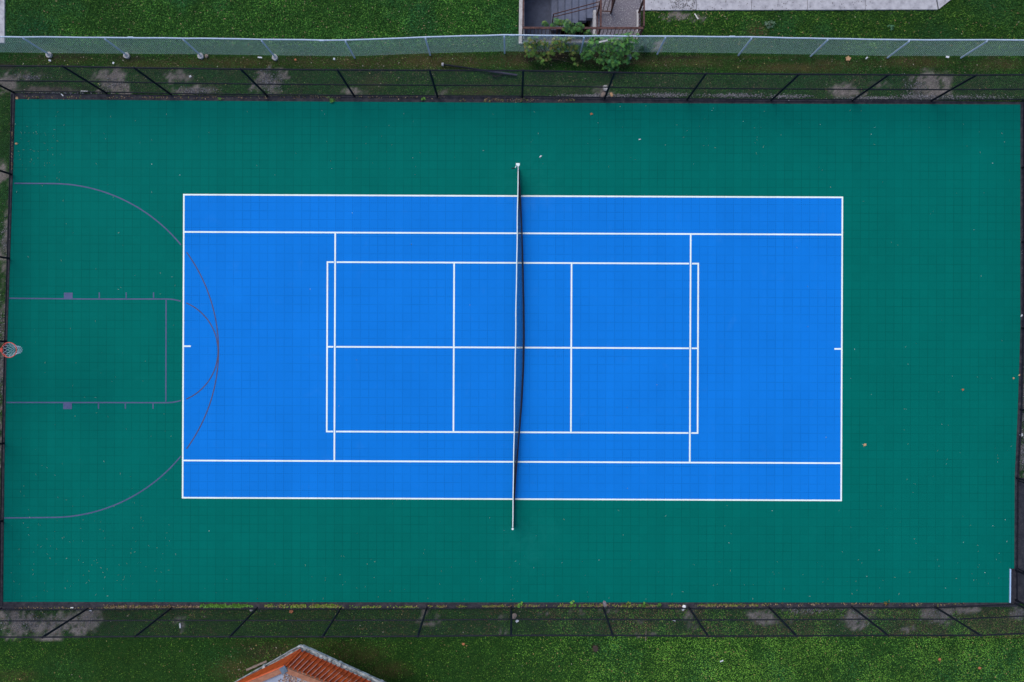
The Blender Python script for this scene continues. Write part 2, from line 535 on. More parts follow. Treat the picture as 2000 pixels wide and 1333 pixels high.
# ------------------------------------------------------------------ ground sheet
def make_ground():
    x0, x1, y0, y1, st = -22.0, 22.0, -15.0, 16.0, 0.1
    nx, ny = int(round((x1 - x0) / st)) + 1, int(round((y1 - y0) / st)) + 1
    gx, gy = np.meshgrid(np.linspace(x0, x1, nx), np.linspace(y0, y1, ny))
    X, Y = gx.ravel(), gy.ravel()
    flat = inside(PAD, X, Y) | inside(STAIRS, X, Y)
    Z = np.where(flat, -0.06, -0.035 + 0.03 * (fbm(X, Y, 0.9, 2) - 0.5) + 0.02 * (fbm(X, Y, 4, 4) - 0.5))
    d, dr = dirt_at(X, Y), dry_at(X, Y)
    n = fbm(X, Y, 6, 6)[:, None]
    turf = np.array([0.012, 0.042, 0.008]) * (0.7 + 0.7 * n)
    dry = np.array([0.06, 0.055, 0.018]) * (0.7 + 0.6 * n)
    soil = np.array([0.19, 0.166, 0.152]) * (0.55 + 0.8 * n)
    col = turf * (1 - dr[:, None]) + dry * dr[:, None]
    col = col * (1 - d[:, None]) + soil * d[:, None]
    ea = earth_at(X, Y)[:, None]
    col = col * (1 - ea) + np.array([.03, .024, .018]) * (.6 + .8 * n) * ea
    V = np.stack([X, Y, Z], 1)
    i = np.arange((nx - 1) * (ny - 1))
    a = (i // (nx - 1)) * nx + i % (nx - 1)
    F = np.stack([a, a + 1, a + nx + 1, a + nx], 1)
    cx, cy = X[F].mean(1), Y[F].mean(1)
    F = F[~inside(PIT, cx, cy)]
    # the sheet runs on to the horizon
    B = 400.0
    ext = [(-B, -B), (B, -B), (B, B), (-B, B)]
    nv = len(V)
    V = np.vstack([V, [(a_, b_, -0.035) for a_, b_ in ext], [(x0, y0, -0.036), (x1, y0, -0.036), (x1, y1, -0.036), (x0, y1, -0.036)]])
    col = np.vstack([col, np.tile([0.03, 0.065, 0.02], (8, 1))])
    e, q = nv, nv + 4
    F = np.vstack([F, [(e, e + 1, q + 1, q), (e + 1, e + 2, q + 2, q + 1), (e + 2, e + 3, q + 3, q + 2), (e + 3, e, q, q + 3)]])
    o = np_mesh('ground', V, F, col, ground_material())
    return tag(o, kind='structure')


def np_mesh(name, V, F, col, mat, smooth=False):
    me = bpy.data.meshes.new(name)
    k = F.shape[1]
    me.vertices.add(len(V))
    me.vertices.foreach_set('co', np.ascontiguousarray(V, dtype=np.float32).ravel())
    me.loops.add(F.size)
    me.loops.foreach_set('vertex_index', np.ascontiguousarray(F, dtype=np.int32).ravel())
    me.polygons.add(len(F))
    me.polygons.foreach_set('loop_start', np.arange(0, F.size, k, dtype=np.int32))
    me.update(calc_edges=True)
    me.validate()
    if col is not None:
        at = me.color_attributes.new('Col', 'FLOAT_COLOR', 'POINT')
        c4 = np.ones((len(V), 4), dtype=np.float32)
        c4[:, :3] = col
        at.data.foreach_set('color', c4.ravel())
    me.materials.append(mat)
    o = bpy.data.objects.new(name, me)
    S.collection.objects.link(o)
    return o


def ground_material():
    m = bpy.data.materials.new('turf_and_soil')
    m.use_nodes = True
    N, L = m.node_tree.nodes, m.node_tree.links
    b = N['Principled BSDF']
    b.inputs['Roughness'].default_value = 0.95
    b.inputs['Specular IOR Level'].default_value = 0.1
    a = N.new('ShaderNodeAttribute')
    a.attribute_name = 'Col'
    geo = N.new('ShaderNodeNewGeometry')
    no = N.new('ShaderNodeTexNoise')
    no.inputs['Scale'].default_value = 22
    no.inputs['Detail'].default_value = 8
    no.inputs['Roughness'].default_value = 0.7
    L.new(geo.outputs['Position'], no.inputs['Vector'])
    mr = N.new('ShaderNodeMapRange')
    mr.inputs[1].default_value = 0.3
    mr.inputs[2].default_value = 0.7
    mr.inputs[3].default_value = 0.45
    mr.inputs[4].default_value = 1.6
    L.new(no.outputs['Fac'], mr.inputs[0])
    mx = N.new('ShaderNodeMix')
    mx.data_type = 'RGBA'
    mx.blend_type = 'MULTIPLY'
    mx.inputs[0].default_value = 1
    L.new(a.outputs['Color'], mx.inputs[6])
    L.new(mr.outputs[0], mx.inputs[7])
    L.new(mx.outputs[2], b.inputs['Base Color'])
    bp = N.new('ShaderNodeBump')
    bp.inputs['Distance'].default_value = 0.02
    L.new(no.outputs['Fac'], bp.inputs['Height'])
    L.new(bp.outputs['Normal'], b.inputs['Normal'])
    return m


make_ground()

# asphalt pad under the tiles, with the strip that leads to the gate
mb = MB(); mb.prism(PAD, -0.09, -0.014); struct(mb, 'asphalt_pad', M['asphalt'])
mb = MB(); mb.prism(COURT, -0.013, 0.0); struct(mb, 'court_surround', M['green_tile'])
mb = MB()
mb.add([(-11.86, -5.46, .004), (11.86, -5.46, .004), (11.86, 5.46, .004), (-11.86, 5.46, .004)], [(0, 1, 2, 3)])
struct(mb, 'court_playing_area', M['blue_tile'])


# ------------------------------------------------------------------ painted lines
def strip(mb, x0, y0, x1, y1, z, wd):
    d = Vector((x1 - x0, y1 - y0)).normalized()
    n = Vector((-d.y, d.x)) * wd / 2
    mb.add([(x0 + n.x, y0 + n.y, z), (x0 - n.x, y0 - n.y, z), (x1 - n.x, y1 - n.y, z), (x1 + n.x, y1 + n.y, z)], [(0, 1, 2, 3)])


def ribbon(mb, pts, z, wd):
    n = len(pts)
    vs = []
    for i in range(n):
        a, b = Vector(pts[max(i - 1, 0)]), Vector(pts[min(i + 1, n - 1)])
        d = (b - a).to_2d().normalized()
        q = Vector((-d.y, d.x)) * wd / 2
        vs += [(pts[i][0] + q.x, pts[i][1] + q.y, z), (pts[i][0] - q.x, pts[i][1] - q.y, z)]
    mb.add(vs, [(2 * i, 2 * i + 1, 2 * i + 3, 2 * i + 2) for i in range(n - 1)])


LW = 0.056
mb = MB()
h = LW / 2
zl = 0.0085
XO, YO, YS, XS = 11.885, 5.485, 4.115, 6.40
for sy in (-1, 1):
    strip(mb, -XO, sy * (YO - h), XO, sy * (YO - h), zl, LW)
    strip(mb, -XO + LW, sy * YS, XO - LW, sy * YS, zl, LW)
for sx in (-1, 1):
    strip(mb, sx * (XO - h), -YO + LW, sx * (XO - h), YO - LW, zl, LW)
    strip(mb, sx * XS, -YS + h, sx * XS, YS - h, zl, LW)
    strip(mb, sx * (XO - LW), 0, sx * (XO - LW - 0.24), 0, zl, LW)
struct(mb, 'tennis_lines', M['white_line'])
mb = MB()
XP, YP, XK = 6.705, 3.05, 2.115
g = LW / 2 + 0.022
xi = XP - h
for sx in (-1, 1):
    strip(mb, sx * xi, -YP - h, sx * xi, YP + h, zl, LW)
    for y in (-YP, 0, YP):
        strip(mb, sx * (xi - h), y, sx * (XS + g), y, zl, LW)
    strip(mb, sx * XK, h, sx * XK, YP - h, zl, LW)
    strip(mb, sx * XK, -h, sx * XK, -YP + h, zl, LW)
for y in (-YP, 0, YP):
    strip(mb, -XS + g, y, XS - g, y, zl, LW)
struct(mb, 'pickleball_lines', M['white_line'])

mbg, mbb = MB(), MB()
BW = 0.044


def pl(pts):
    return [P(a, b) for a, b in pts]


def arc(cx, cy, r, a0, a1, n=60):
    return [(cx + r * math.cos(math.radians(a0 + (a1 - a0) * i / n)), cy + r * math.sin(math.radians(a0 + (a1 - a0) * i / n))) for i in range(n + 1)]


def acosd(x):
    return math.degrees(math.acos(x))


th = acosd((353.5 - 101) / 326)
ti = acosd((364.5 - 101) / 326)
ribbon(mbg, pl([(28, 358.5), (70, 358.8)] + [p for p in arc(101, 685, 326, -90, -th)]), .004, BW)
ribbon(mbg, pl([(8, 1012), (60, 1011.5)] + [p for p in arc(101, 685, 326, 90, th)]), .004, BW)
ribbon(mbb, pl(arc(101, 685, 326, -ti, ti, 90)), .0085, BW * 0.85)
tk = acosd((353 - 324) / 102)
tl = acosd((364 - 324) / 102)
ribbon(mbg, pl([(18, 583), (170, 584.5)] + arc(324, 686.5, 102, -90, -tk, 8)), .004, BW)
ribbon(mbg, pl([(13, 786.5), (200, 786.7)] + arc(324, 685, 102, 90, tk, 8)), .004, BW)
ribbon(mbb, pl(arc(324, 686, 102, -tl, tl)), .0086, BW * 0.85)
ribbon(mbg, pl([(324.5, 586), (324, 785)]), .0041, BW)
for x in (194, 246.5, 300):
    ribbon(mbg, pl([(x, 571.5), (x, 583)]), .0042, BW * 0.9)
for x in (192.5, 245, 299):
    ribbon(mbg, pl([(x, 788.2), (x, 799)]), .0042, BW * 0.9)
ribbon(mbg, pl([(125, 578), (142, 578)]), .0042, 0.22)
ribbon(mbg, pl([(123.5, 793.5), (140.5, 793.5)]), .0042, 0.22)
struct(mbg, 'basketball_lines', M['slate_line'])
struct(mbb, 'basketball_arc_lines', M['brown_line'])

# ------------------------------------------------------------------ sidewalks
mb = MB()
edges = [1252, 1360, 1468, 1577, 1690, 1826]
for i in range(len(edges) - 1):
    a, b = edges[i] + .5, edges[i + 1] - .5
    yb = 20.3 - 1.2 * i / 4
    bt = b + (6 if i == 4 else 0)
    mb.prism(pxpoly([(a, yb), (bt, yb - .3), (b - (8 if i == 4 else 0), -60), (a, -60)], .03), -0.1, 0.03 + 0.002 * (i % 2))
mb.prism(pxpoly([(1834, 18), (1857, 0), (1925, -52), (1925, -60), (1820, -60)], .03), -0.1, 0.031)
struct(mb, 'sidewalk', M['concrete'])
mb = MB()
mb.prism(pxpoly([(-120, 84), (8.5, 84), (8.5, -60), (-120, -60)], .03), -0.1, 0.03)
struct(mb, 'path', M['concrete'])


# ------------------------------------------------------------------ chain-link fences
def resample(plan):
    s = [0.0]
    for i in range(len(plan) - 1):
        s.append(s[-1] + (plan[i + 1] - plan[i]).length)
    return s


def fabric(plan, z0, ztop, r, pitch=0.07, barbs=0.0):
    """chain-link: two families of diagonal wires along a plan polyline; ztop is one height per plan point"""
    mb = MB()
    s = np.array(resample(plan))
    Xs, Ys = np.array([p.x for p in plan]), np.array([p.y for p in plan])
    zt = np.array(ztop)
    Ltot = s[-1]
    H = zt.mean() - z0

    def at(q, t, off):
        q = min(max(q, 0), Ltot)
        x, y, z1 = np.interp(q, s, Xs), np.interp(q, s, Ys), np.interp(q, s, zt)
        i = min(max(np.searchsorted(s, q) - 1, 0), len(plan) - 2)
        d = (plan[i + 1] - plan[i]).normalized()
        return Vector((x - d.y * off, y + d.x * off, z0 + (z1 - z0) * t))
    for fam in (1, -1):
        k = np.arange(-H, Ltot + H, pitch)
        for q0 in k:
            a, b = (q0, q0 + H) if fam == 1 else (q0 + H, q0)
            ta, tb = 0.0, 1.0
            lo, hi = min(a, b), max(a, b)
            if hi <= 0 or lo >= Ltot: continue
            brk = [0.0, 1.0]
            for sv_ in list(s):
                t = (sv_ - a) / (b - a)
                if 0 < t < 1: brk.append(t)
            brk.sort()
            for t0, t1 in zip(brk[:-1], brk[1:]):
                qm = a + (b - a) * (t0 + t1) / 2
                if qm < 0 or qm > Ltot or t1 - t0 < 1e-4: continue
                mb.tube(at(a + (b - a) * t0, t0, fam * r), at(a + (b - a) * t1, t1, fam * r), r, 3, caps=False)
    if barbs:
        for q in np.arange(0.02, Ltot, pitch):
            p = at(q, 1.0, 0)
            for sgn in (-1, 1):
                mb.tube(p, p + Vector((sgn * .012, sgn * .006, barbs)), r * 1.1, 3, caps=False)
    return mb


def black_fence(name, label, tops, ends, H=2.37, plan=None, zmid=1.08):
    """tops: photo pixels of post tops; ends: two extra rail ends"""
    if plan is None:
        plan = [P(a, b, H) for a, b in tops]
        plan = [Vector((p.x, p.y, 0)) for p in plan]
    full = plan if ends is None else [ends[0]] + plan + [ends[1]]
    c = full[len(full) // 2]
    t = thing(name, (c.x, c.y, 0), label, 'fence', 'black chain-link fences around the court')
    for p in plan:
        m_ = MB()
        m_.tube((p.x, p.y, -0.1), (p.x, p.y, H + .02), 0.037, 10)
        m_.tube((p.x, p.y, H + .02), (p.x, p.y, H + .05), 0.043, 10, r1=0.012)
        m_.build('post', M['black_metal'], t, smooth=False)
    up = lambda z: [Vector((p.x, p.y, z)) for p in full]
    m_ = MB(); m_.path(up(H), 0.026, 8); m_.build('top_rail', M['black_metal'], t)
    m_ = MB(); m_.path(up(zmid), 0.022, 8); m_.build('middle_rail', M['black_metal'], t)
    m_ = MB(); m_.path(up(0.07), 0.022, 8); m_.build('bottom_rail', M['black_metal'], t)
    fabric(full, 0.03, [H - .02] * len(full), 0.0019, 0.07).build('wire_mesh', M['wire_black'], t)
    return t


H8 = 2.37
NT = [(-59, 128), (122.5, 130), (262, 133), (470, 135.5), (659, 137), (839, 137.8), (1022, 138.5), (1200.5, 142), (1379, 144.3), (1561, 145.5), (1736, 146.5), (1907, 147)]
nplan = [P(a, b, H8) for a, b in NT]
nplan = [Vector((p.x, p.y, 0)) for p in nplan]
NW, NE = P(26, 180.5), P(1998, 196)
SW, SE = P(2, 1189), P(1983, 1179)
nplan[0] = NW
black_fence('chain_link_fence', 'long tall black chain-link fence between court and the galvanised fence', None, None, plan=nplan + [NE])
ST = [(83, 1245), (264, 1243.5), (449, 1244), (630, 1244), (816, 1243.2), (998.5, 1241.5), (1197, 1241.5), (1383, 1243), (1556, 1242.5), (1735, 1241.5), (1915, 1241.5)]
splan = [P(a, b, H8) for a, b in ST]
splan = [Vector((p.x, p.y, 0)) for p in splan]
black_fence('chain_link_fence', 'long tall black chain-link fence between court and the orange-roofed building', None, None, plan=[SW] + splan + [SE])
wp = [P(22, 341), P(17, 505), P(12, 667), P(7, 866), P(4, 1018)]
black_fence('chain_link_fence', 'tall black chain-link fence behind the basketball hoop', None, (NW + Vector((0, -.1, 0)), SW + Vector((0, .1, 0))), plan=wp)
ep = [P(1997, 328), P(1997, 473), P(1996.5, 641), P(1993.5, 800), P(1986, 934)]
GS = P(1984, 1114)
black_fence('chain_link_fence', 'tall black chain-link fence on the gate side of the court', None, (NE + Vector((0, -.1, 0)), ep[-1] + Vector((0, -.02, 0))), plan=ep)

# gate and the short infill panel beside it
t = thing('fence_gate', tuple(GS), 'closed black chain-link gate onto the dark asphalt path', 'gate')
ga, gb = ep[-1] + Vector((0, -.09, 0)), GS + Vector((0, .09, 0))
m_ = MB()
for p in (ga, gb):
    m_.tube((p.x, p.y, .06), (p.x, p.y, 2.2), .024, 8)
for z in (.08, 1.08, 2.18):
    m_.tube((ga.x, ga.y, z), (gb.x, gb.y, z), .022, 8)
m_.build('gate_frame', M['black_metal'], t)
fabric([ga, gb], .08, [2.18, 2.18], .0019).build('wire_mesh', M['wire_black'], t)
m_ = MB()
m_.box((ga.x - .04, ga.y, 1.05), (.14, .05, .09)); m_.tube((ga.x - .12, ga.y - .02, 1.0), (ga.x - .12, ga.y - .02, 1.16), .014, 8)
m_.build('latch', M['black_metal'], t)
for z in (.4, 1.9):
    m_ = MB(); m_.tube((gb.x, gb.y - .05, z - .06), (gb.x, gb.y - .05, z + .06), .03, 8); m_.build('hinge', M['black_metal'], t)
t = thing('chain_link_fence', tuple(GS), 'narrow black chain-link panel between gate and court corner', 'fence', 'black chain-link fences around the court')
for p in (GS, SE + Vector((.03, .12, 0))):
    m_ = MB(); m_.tube((p.x, p.y, -.1), (p.x, p.y, H8 + .02), .037, 10); m_.build('post', M['black_metal'], t)
for z, nm in ((H8, 'top_rail'), (1.08, 'middle_rail'), (.07, 'bottom_rail')):
    m_ = MB(); m_.tube((GS.x, GS.y, z), (SE.x + .03, SE.y + .12, z), .023, 8); m_.build(nm, M['black_metal'], t)
fabric([GS, SE + Vector((.03, .12, 0))], .03, [H8 - .02] * 2, .0019).build('wire_mesh', M['wire_black'], t)

# threshold ramp by the corner
t = thing('threshold_ramp', tuple(P(1977, 1144)), 'dark rubber threshold ramp with pale blue edge by the court corner', 'ramp')
m_ = MB(); m_.prism(pxpoly([(1974.2, 1111.5), (1981, 1111.5), (1981, 1177), (1973.6, 1177)]), -.0135, .02); m_.build('mat', M['rubber'], t)
m_ = MB(); m_.prism(pxpoly([(1971.6, 1111.5), (1973.8, 1111.5), (1973.2, 1177.3), (1971, 1177.3)]), -.0135, .03); m_.build('edge_strip', M['blue_trim'], t)

# galvanised fence
HG = 1.32
GT = [(-110, 70), (45, 72.5), (205, 74), (358, 75), (511, 77.5), (675, 79), (831, 73), (985, 69), (1141, 70.5), (1300, 71), (1468, 73), (1617, 75.5), (1776, 78.5), (1928, 78.5), (2080, 78.5)]
gplan = [P(a, b, HG) for a, b in GT]
gplan = [Vector((p.x, p.y, 0)) for p in gplan]
t = thing('galvanised_fence', (gplan[7].x, gplan[7].y, 0), 'low silver galvanised chain-link fence with bare spiked top edge', 'fence')
for i, p in enumerate(gplan):
    o_ = Vector((p.x, p.y, 0))
    m_ = MB()
    m_.tube((p.x, p.y - .045, -.1), (p.x, p.y - .045, HG - .03), .03, 10)
    m_.tube((p.x, p.y - .045, HG - .03), (p.x, p.y - .01, HG + .035), .034, 10, r1=.015)
    post = m_.build('post', M['galv'], t, origin=o_)
    if 1 <= i <= 4:
        m_ = MB()
        n = 14
        rr = random.Random(i)
        ring = [(p.x + .105 * (1 + rr.uniform(-.12, .12)) * math.cos(2 * math.pi * k / n), p.y - .07 + .105 * (1 + rr.uniform(-.12, .12)) * math.sin(2 * math.pi * k / n)) for k in range(n)]
        m_.prism(ring, -.1, .05)
        m_.tube((p.x, p.y - .05, .05), (p.x, p.y - .05, .09), .085, 12, r1=.045)
        m_.build('concrete_footing', M['pale_concrete'], post, origin=None)
rail = []
rr = random.Random(3)
for i in range(len(gplan) - 1):
    for k in range(4):
        q = gplan[i].lerp(gplan[i + 1], k / 4)
        rail.append(Vector((q.x, q.y + rr.uniform(-.008, .008), HG + rr.uniform(-.01, .006))))
rail.append(Vector((gplan[-1].x, gplan[-1].y, HG)))
m_ = MB(); m_.path(rail, .024, 8)
for px, py in ((255, 73.7), (628, 79.5), (1430, 72), (1000, 69)):
    q = P(px, py, HG); m_.tube(q - Vector((.09, 0, 0)), q + Vector((.09, 0, 0)), .030, 8)
m_.build('top_rail', M['galv'], t)
fabric(gplan, .02, [HG + .01] * len(gplan), .0020, .07, barbs=.055).build('wire_mesh', M['galv_wire'], t)

# ------------------------------------------------------------------ tennis net
ZP = 1.07
pn, ps = P(1012, 324, ZP), P(1001.2, 1033, ZP)
t = thing('tennis_net', ((pn.x + ps.x) / 2, (pn.y + ps.y) / 2, 0), 'tennis net with white top tape stretched across the court', 'net')
top_px = lambda f: (1012 + (1001.2 - 1012) * f, 329 + (1031 - 329) * f)
bot_tab = [(329, 1013.2), (345, 1014), (385, 1017), (420, 1018.6), (450, 1019.8), (520, 1022), (600, 1023.8), (660, 1024.3), (720, 1023.2), (790, 1019.5), (860, 1013.6), (920, 1009), (975, 1005), (1031, 1002)]
by, bx = [a for a, b in bot_tab], [b for a, b in bot_tab]
ztop = lambda f: 0.925 + (ZP - .03 - .925) * (2 * abs(f - .5)) ** 1.3


def net_pt(f, v):
    """f along the net, v from top (0) to bottom (1)"""
    x, y = top_px(f)
    jig = 0.9 * math.sin(f * 37) * math.sin(f * 11) * (0.4 if v == 0 else 1)
    a = P(x + jig * .35, y, ztop(f))
    b = P(float(np.interp(y, by, bx)), y, 0.035)
    q = a.lerp(b, v)
    q.z -= 0.05 * math.sin(math.pi * v) * math.sin(math.pi * f)
    return q


m_ = MB()
NF = 300
for k in range(NF + 1):
    f = k / NF
    m_.path([net_pt(f, v) for v in (.05, .3, .55, .8, 1)], .003, 3)
for r in range(1, 22):
    m_.path([net_pt(k / 60, .05 + .95 * r / 22) for k in range(61)], .003, 3)
m_.build('netting', M['net_cord'], t)
# tapes as folded strips with thickness
def tape(v0, v1, th, name, mat):
    mm = MB()
    n = 80
    vs, fs = [], []
    for k in range(n + 1):
        f = k / n
        a, b = net_pt(f, v0), net_pt(f, v1)
        ox = Vector((th / 2, 0, 0))
        vs += [a - ox, a + ox, b + ox, b - ox]
    for k in range(n):
        for j in range(4):
            fs.append((4 * k + j, 4 * k + (j + 1) % 4, 4 * k + 4 + (j + 1) % 4, 4 * k + 4 + j))
    fs += [(0, 1, 2, 3), (4 * n + 3, 4 * n + 2, 4 * n + 1, 4 * n)]
    mm.add(vs, fs)
    mm.build(name, mat, t)


tape(-.005, .04, .029, 'top_tape', M['white_tape'])
tape(.86, 1.0, .03, 'bottom_tape', M['dark_tape'])
for p, wind in ((pn, True), (ps, False)):
    m_ = MB()
    m_.tube((p.x, p.y, -.02), (p.x, p.y, ZP), .036, 12)
    m_.tube((p.x, p.y, ZP), (p.x, p.y, ZP + .03), .040, 12, r1=.03)
    post = m_.build('net_post', M['post_paint'], t, origin=Vector((p.x, p.y, 0)))
    m_ = MB(); m_.tube((p.x, p.y - .02 if wind else p.y + .02, ZP + .034), (p.x, p.y + (-.16 if wind else .0), ZP + .03), .014, 8)
    m_.tube((p.x, p.y, ZP + .03), (p.x, p.y, ZP + .045), .038, 12)
    m_.build('post_cap', M['white_tape'], post)
    if wind:
        m_ = MB()
        m_.box((p.x - .01, p.y + .045, ZP - .02), (.13, .07, .10))
        m_.tube((p.x - .04, p.y + .04, ZP), (p.x - .10, p.y - .07, ZP - .02), .013, 8)
        m_.build('winch', M['white_tape'], post)
        m_ = MB()
        m_.tube((p.x - .11, p.y - .085, ZP - .02), (p.x - .23, p.y - .085, ZP - .02), .016, 8)
        m_.build('winch_handle', M['black_metal'], post)

# ------------------------------------------------------------------ basketball hoop
ZR = 3.05
rc = P(17.5, 684, ZR)
bbx = rc.x - .2286 - .22
px_ = P(-28, 684, 0).x
t = thing('basketball_hoop', (px_, rc.y, 0), 'basketball hoop with red rim and white net overhanging the fence', 'basketball hoop')
m_ = MB()
n = 40
m_.path([(rc.x + .2375 * math.cos(2 * math.pi * k / n), rc.y + .2375 * math.sin(2 * math.pi * k / n), ZR) for k in range(n + 1)], .0125, 8)
m_.path([(rc.x - .22, rc.y - .09, ZR - .03), (rc.x - .05, rc.y - .235, ZR - .014)], .009, 6)
m_.path([(rc.x - .22, rc.y + .09, ZR - .03), (rc.x - .05, rc.y + .235, ZR - .014)], .009, 6)
m_.add([(bbx, rc.y - .075, ZR + .008), (rc.x - .2, rc.y - .055, ZR + .008), (rc.x - .2, rc.y + .055, ZR + .008), (bbx, rc.y + .075, ZR + .008),
        (bbx, rc.y - .075, ZR - .05), (rc.x - .2, rc.y - .055, ZR - .02), (rc.x - .2, rc.y + .055, ZR - .02), (bbx, rc.y + .075, ZR - .05)],
       [(0, 1, 2, 3), (7, 6, 5, 4), (0, 4, 5, 1), (1, 5, 6, 2), (2, 6, 7, 3), (3, 7, 4, 0)])
m_.build('rim', M['rim_red'], t, smooth=False)
m_ = MB()
lev = [(0, .228, 0), (.09, .205, .5), (.17, .175, 0), (.24, .148, .5), (.31, .128, 0), (.37, .118, .5), (.43, .122, 0)]
NL = 12
for k in range(NL):
    for j in range(len(lev) - 1):
        d0, r0, o0 = lev[j]
        d1, r1_, o1 = lev[j + 1]
        for sg in (-.5, .5):
            a0 = 2 * math.pi * (k + o0) / NL
            a1 = 2 * math.pi * (k + o0 + sg) / NL
            m_.tube((rc.x + r0 * math.cos(a0), rc.y + r0 * math.sin(a0), ZR - d0), (rc.x + r1_ * math.cos(a1), rc.y + r1_ * math.sin(a1), ZR - d1), .0055, 5)
m_.build('hoop_net', M['white_cord'], t)
m_ = MB(); m_.box((bbx - .02, rc.y, ZR + .38), (.035, 1.83, 1.07)); m_.build('backboard', M['acrylic'], t)
m_ = MB()
for dy in (-.94, .94):
    m_.box((bbx - .02, rc.y + dy, ZR + .38), (.06, .05, 1.17))
for dz in (-.56, .56):
    m_.box((bbx - .02, rc.y, ZR + .38 + dz), (.06, 1.83, .05))
m_.build('backboard_frame', M['black_metal'], t)
m_ = MB(); m_.beam((bbx - .06, rc.y, ZR + .45), (px_, rc.y, ZR - .1), .12, .12); m_.beam((bbx - .06, rc.y, ZR + .05), (px_, rc.y, ZR - .4), .08, .08)
m_.build('support_arm', M['black_metal'], t)
m_ = MB(); m_.tube((px_, rc.y, -.1), (px_, rc.y, ZR), .08, 16); m_.build('pole', M['black_metal'], t)

# ------------------------------------------------------------------ basement stairwell with its railings
t = thing('stairwell', tuple(P(1090, 84)), 'sunken concrete basement stairwell behind the bushes', 'stairwell')
zt = 0.06
m_ = MB(); m_.prism(pxpoly([(1013, 85), (1023.5, 85), (1024.5, -80), (1015, -80)], zt), -2.6, zt); m_.build('side_wall', M['pale_concrete'], t)
m_ = MB(); m_.prism(pxpoly([(1023.6, 85), (1164, 85), (1164, 77.5), (1023.6, 77.5)], zt), -2.6, zt - .004); m_.build('front_wall', M['aggregate'], t)
m_ = MB(); m_.prism(pxpoly([(1164.1, 85), (1251, 85), (1251, -70), (1164.1, -70)], .04), -2.6, .04); m_.build('landing', M['aggregate'], t)
m_ = MB(); m_.prism(pxpoly([(1159, 77), (1164, 77), (1164, 20), (1159, 20)], .07), -2.6, .07);
m_.build('curb', M['pale_concrete'], t)
m_ = MB(); m_.prism(pxpoly([(1243.5, 84.5), (1250, 84.5), (1250, 20), (1243.5, 20)], .07), .041, .09); m_.build('curb', M['pale_concrete'], t)
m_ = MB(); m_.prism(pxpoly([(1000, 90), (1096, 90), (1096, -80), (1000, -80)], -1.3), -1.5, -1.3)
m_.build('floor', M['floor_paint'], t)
m_ = MB()
zs = -1.3
edges = [1075.5, 1089, 1103, 1116.5, 1130, 1145, 1159]
ns = len(edges)
for i in range(ns):
    z = -1.3 + (i + 1) * 1.34 / ns
    a = P(edges[i], 30, z)
    bx_ = P(edges[i + 1], 30, z).x if i < ns - 1 else P(1164, 30, .04).x
    yb = P(1100, 31.5, 0).y
    m_.prism([(a.x, yb), (bx_ + .012, yb), (bx_ + .012, yb + 1.6), (a.x, yb + 1.6)], z - .2, z)
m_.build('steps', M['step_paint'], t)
m_ = MB()
yb = P(1100, 31.5, 0).y
for i in range(ns):
    z = -1.3 + (i + 1) * 1.34 / ns
    a = P(edges[i], 30, z)
    m_.prism([(a.x - .004, yb + .004), (a.x + .035, yb + .004), (a.x + .035, yb + 1.59), (a.x - .004, yb + 1.59)], z - .01, z + .003)
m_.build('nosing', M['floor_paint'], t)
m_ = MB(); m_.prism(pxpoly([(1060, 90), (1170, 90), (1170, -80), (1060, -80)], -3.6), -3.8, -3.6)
m_.build('well_bottom', M['near_black'], t)  # shade of the black gap beside the steps, put into floor colour and depth

HR = 1.05


def railing(name, label, base, bal_step, z0=.06, balusters=True, wd=.055):
    """base: plan points; a square-tube guard rail"""
    c = base[0]
    t = thing(name, (c.x, c.y, z0), label, 'railing', 'rusty railings of the stairwell')
    up = [Vector((p.x, p.y, z0 + HR)) for p in base]
    m_ = MB()
    for a, b in zip(up[:-1], up[1:]):
        m_.beam(a, b, wd, .04)
    m_.build('top_rail', M['rust'], t)
    m_ = MB()
    for a, b in zip(base[:-1], base[1:]):
        m_.beam((a.x, a.y, z0 + .12), (b.x, b.y, z0 + .12), .03, .03)
    m_.build('bottom_rail', M['rust'], t)
    for p in base:
        m_ = MB(); m_.box((p.x, p.y, z0 + HR / 2 - .03), (.05, .05, HR - .02)); m_.build('post', M['rust'], t)
    for a, b in zip(base[:-1], base[1:]):
        L_ = (b - a).length
        k = int(L_ / bal_step)
        for i in range(1, k):
            q = a.lerp(b, i / k)
            m_ = MB(); m_.box((q.x, q.y, z0 + .12 + (HR - .14) / 2), (.018, .018, HR - .16)); m_.build('baluster', M['rust'], t)
    return t


railing('guard_railing', 'rusty brown railing running along the front of the stairwell', [P(1020.5, 82.5), P(1085, 83), P(1165, 83), P(1244.5, 83)], .125, wd=.07)
railing('guard_railing', 'rusty brown railing on the white left wall of the stairwell', [P(1020.5, 79.5), P(1021.5, 20), P(1022, -60)], .16)
railing('guard_railing', 'rusty brown railing with slanting shadows of balusters beside the sidewalk'.replace('slanting shadows of balusters', 'upright balusters'), [P(1246, 79.5), P(1246.5, 27)], .115)
railing('guard_railing', 'rusty brown railing crossing the landing from the front rail', [P(1165.5, 79.5), P(1166, 30)], .5, z0=.04, wd=.065)
railing('guard_railing', 'short rusty brown railing at the head of the stairs', [P(1167.5, 26), P(1192.5, 27), P(1195, 0)], .12, z0=.04, wd=.045)
t = thing('handrail', tuple(P(1082, 43, -1.3)), 'thin rusty double handrail sloping down the blue-grey steps', 'handrail')
a0, a1 = P(1081, 28, -.35), P(1174, 3, 1.0)
b0, b1 = P(1082, 33.5, -.75), P(1172, 11, .6)
m_ = MB(); m_.tube(a0, a1, .018, 8); m_.build('rail', M['rust'], t)
m_ = MB(); m_.tube(b0, b1, .016, 8); m_.build('rail', M['rust'], t)
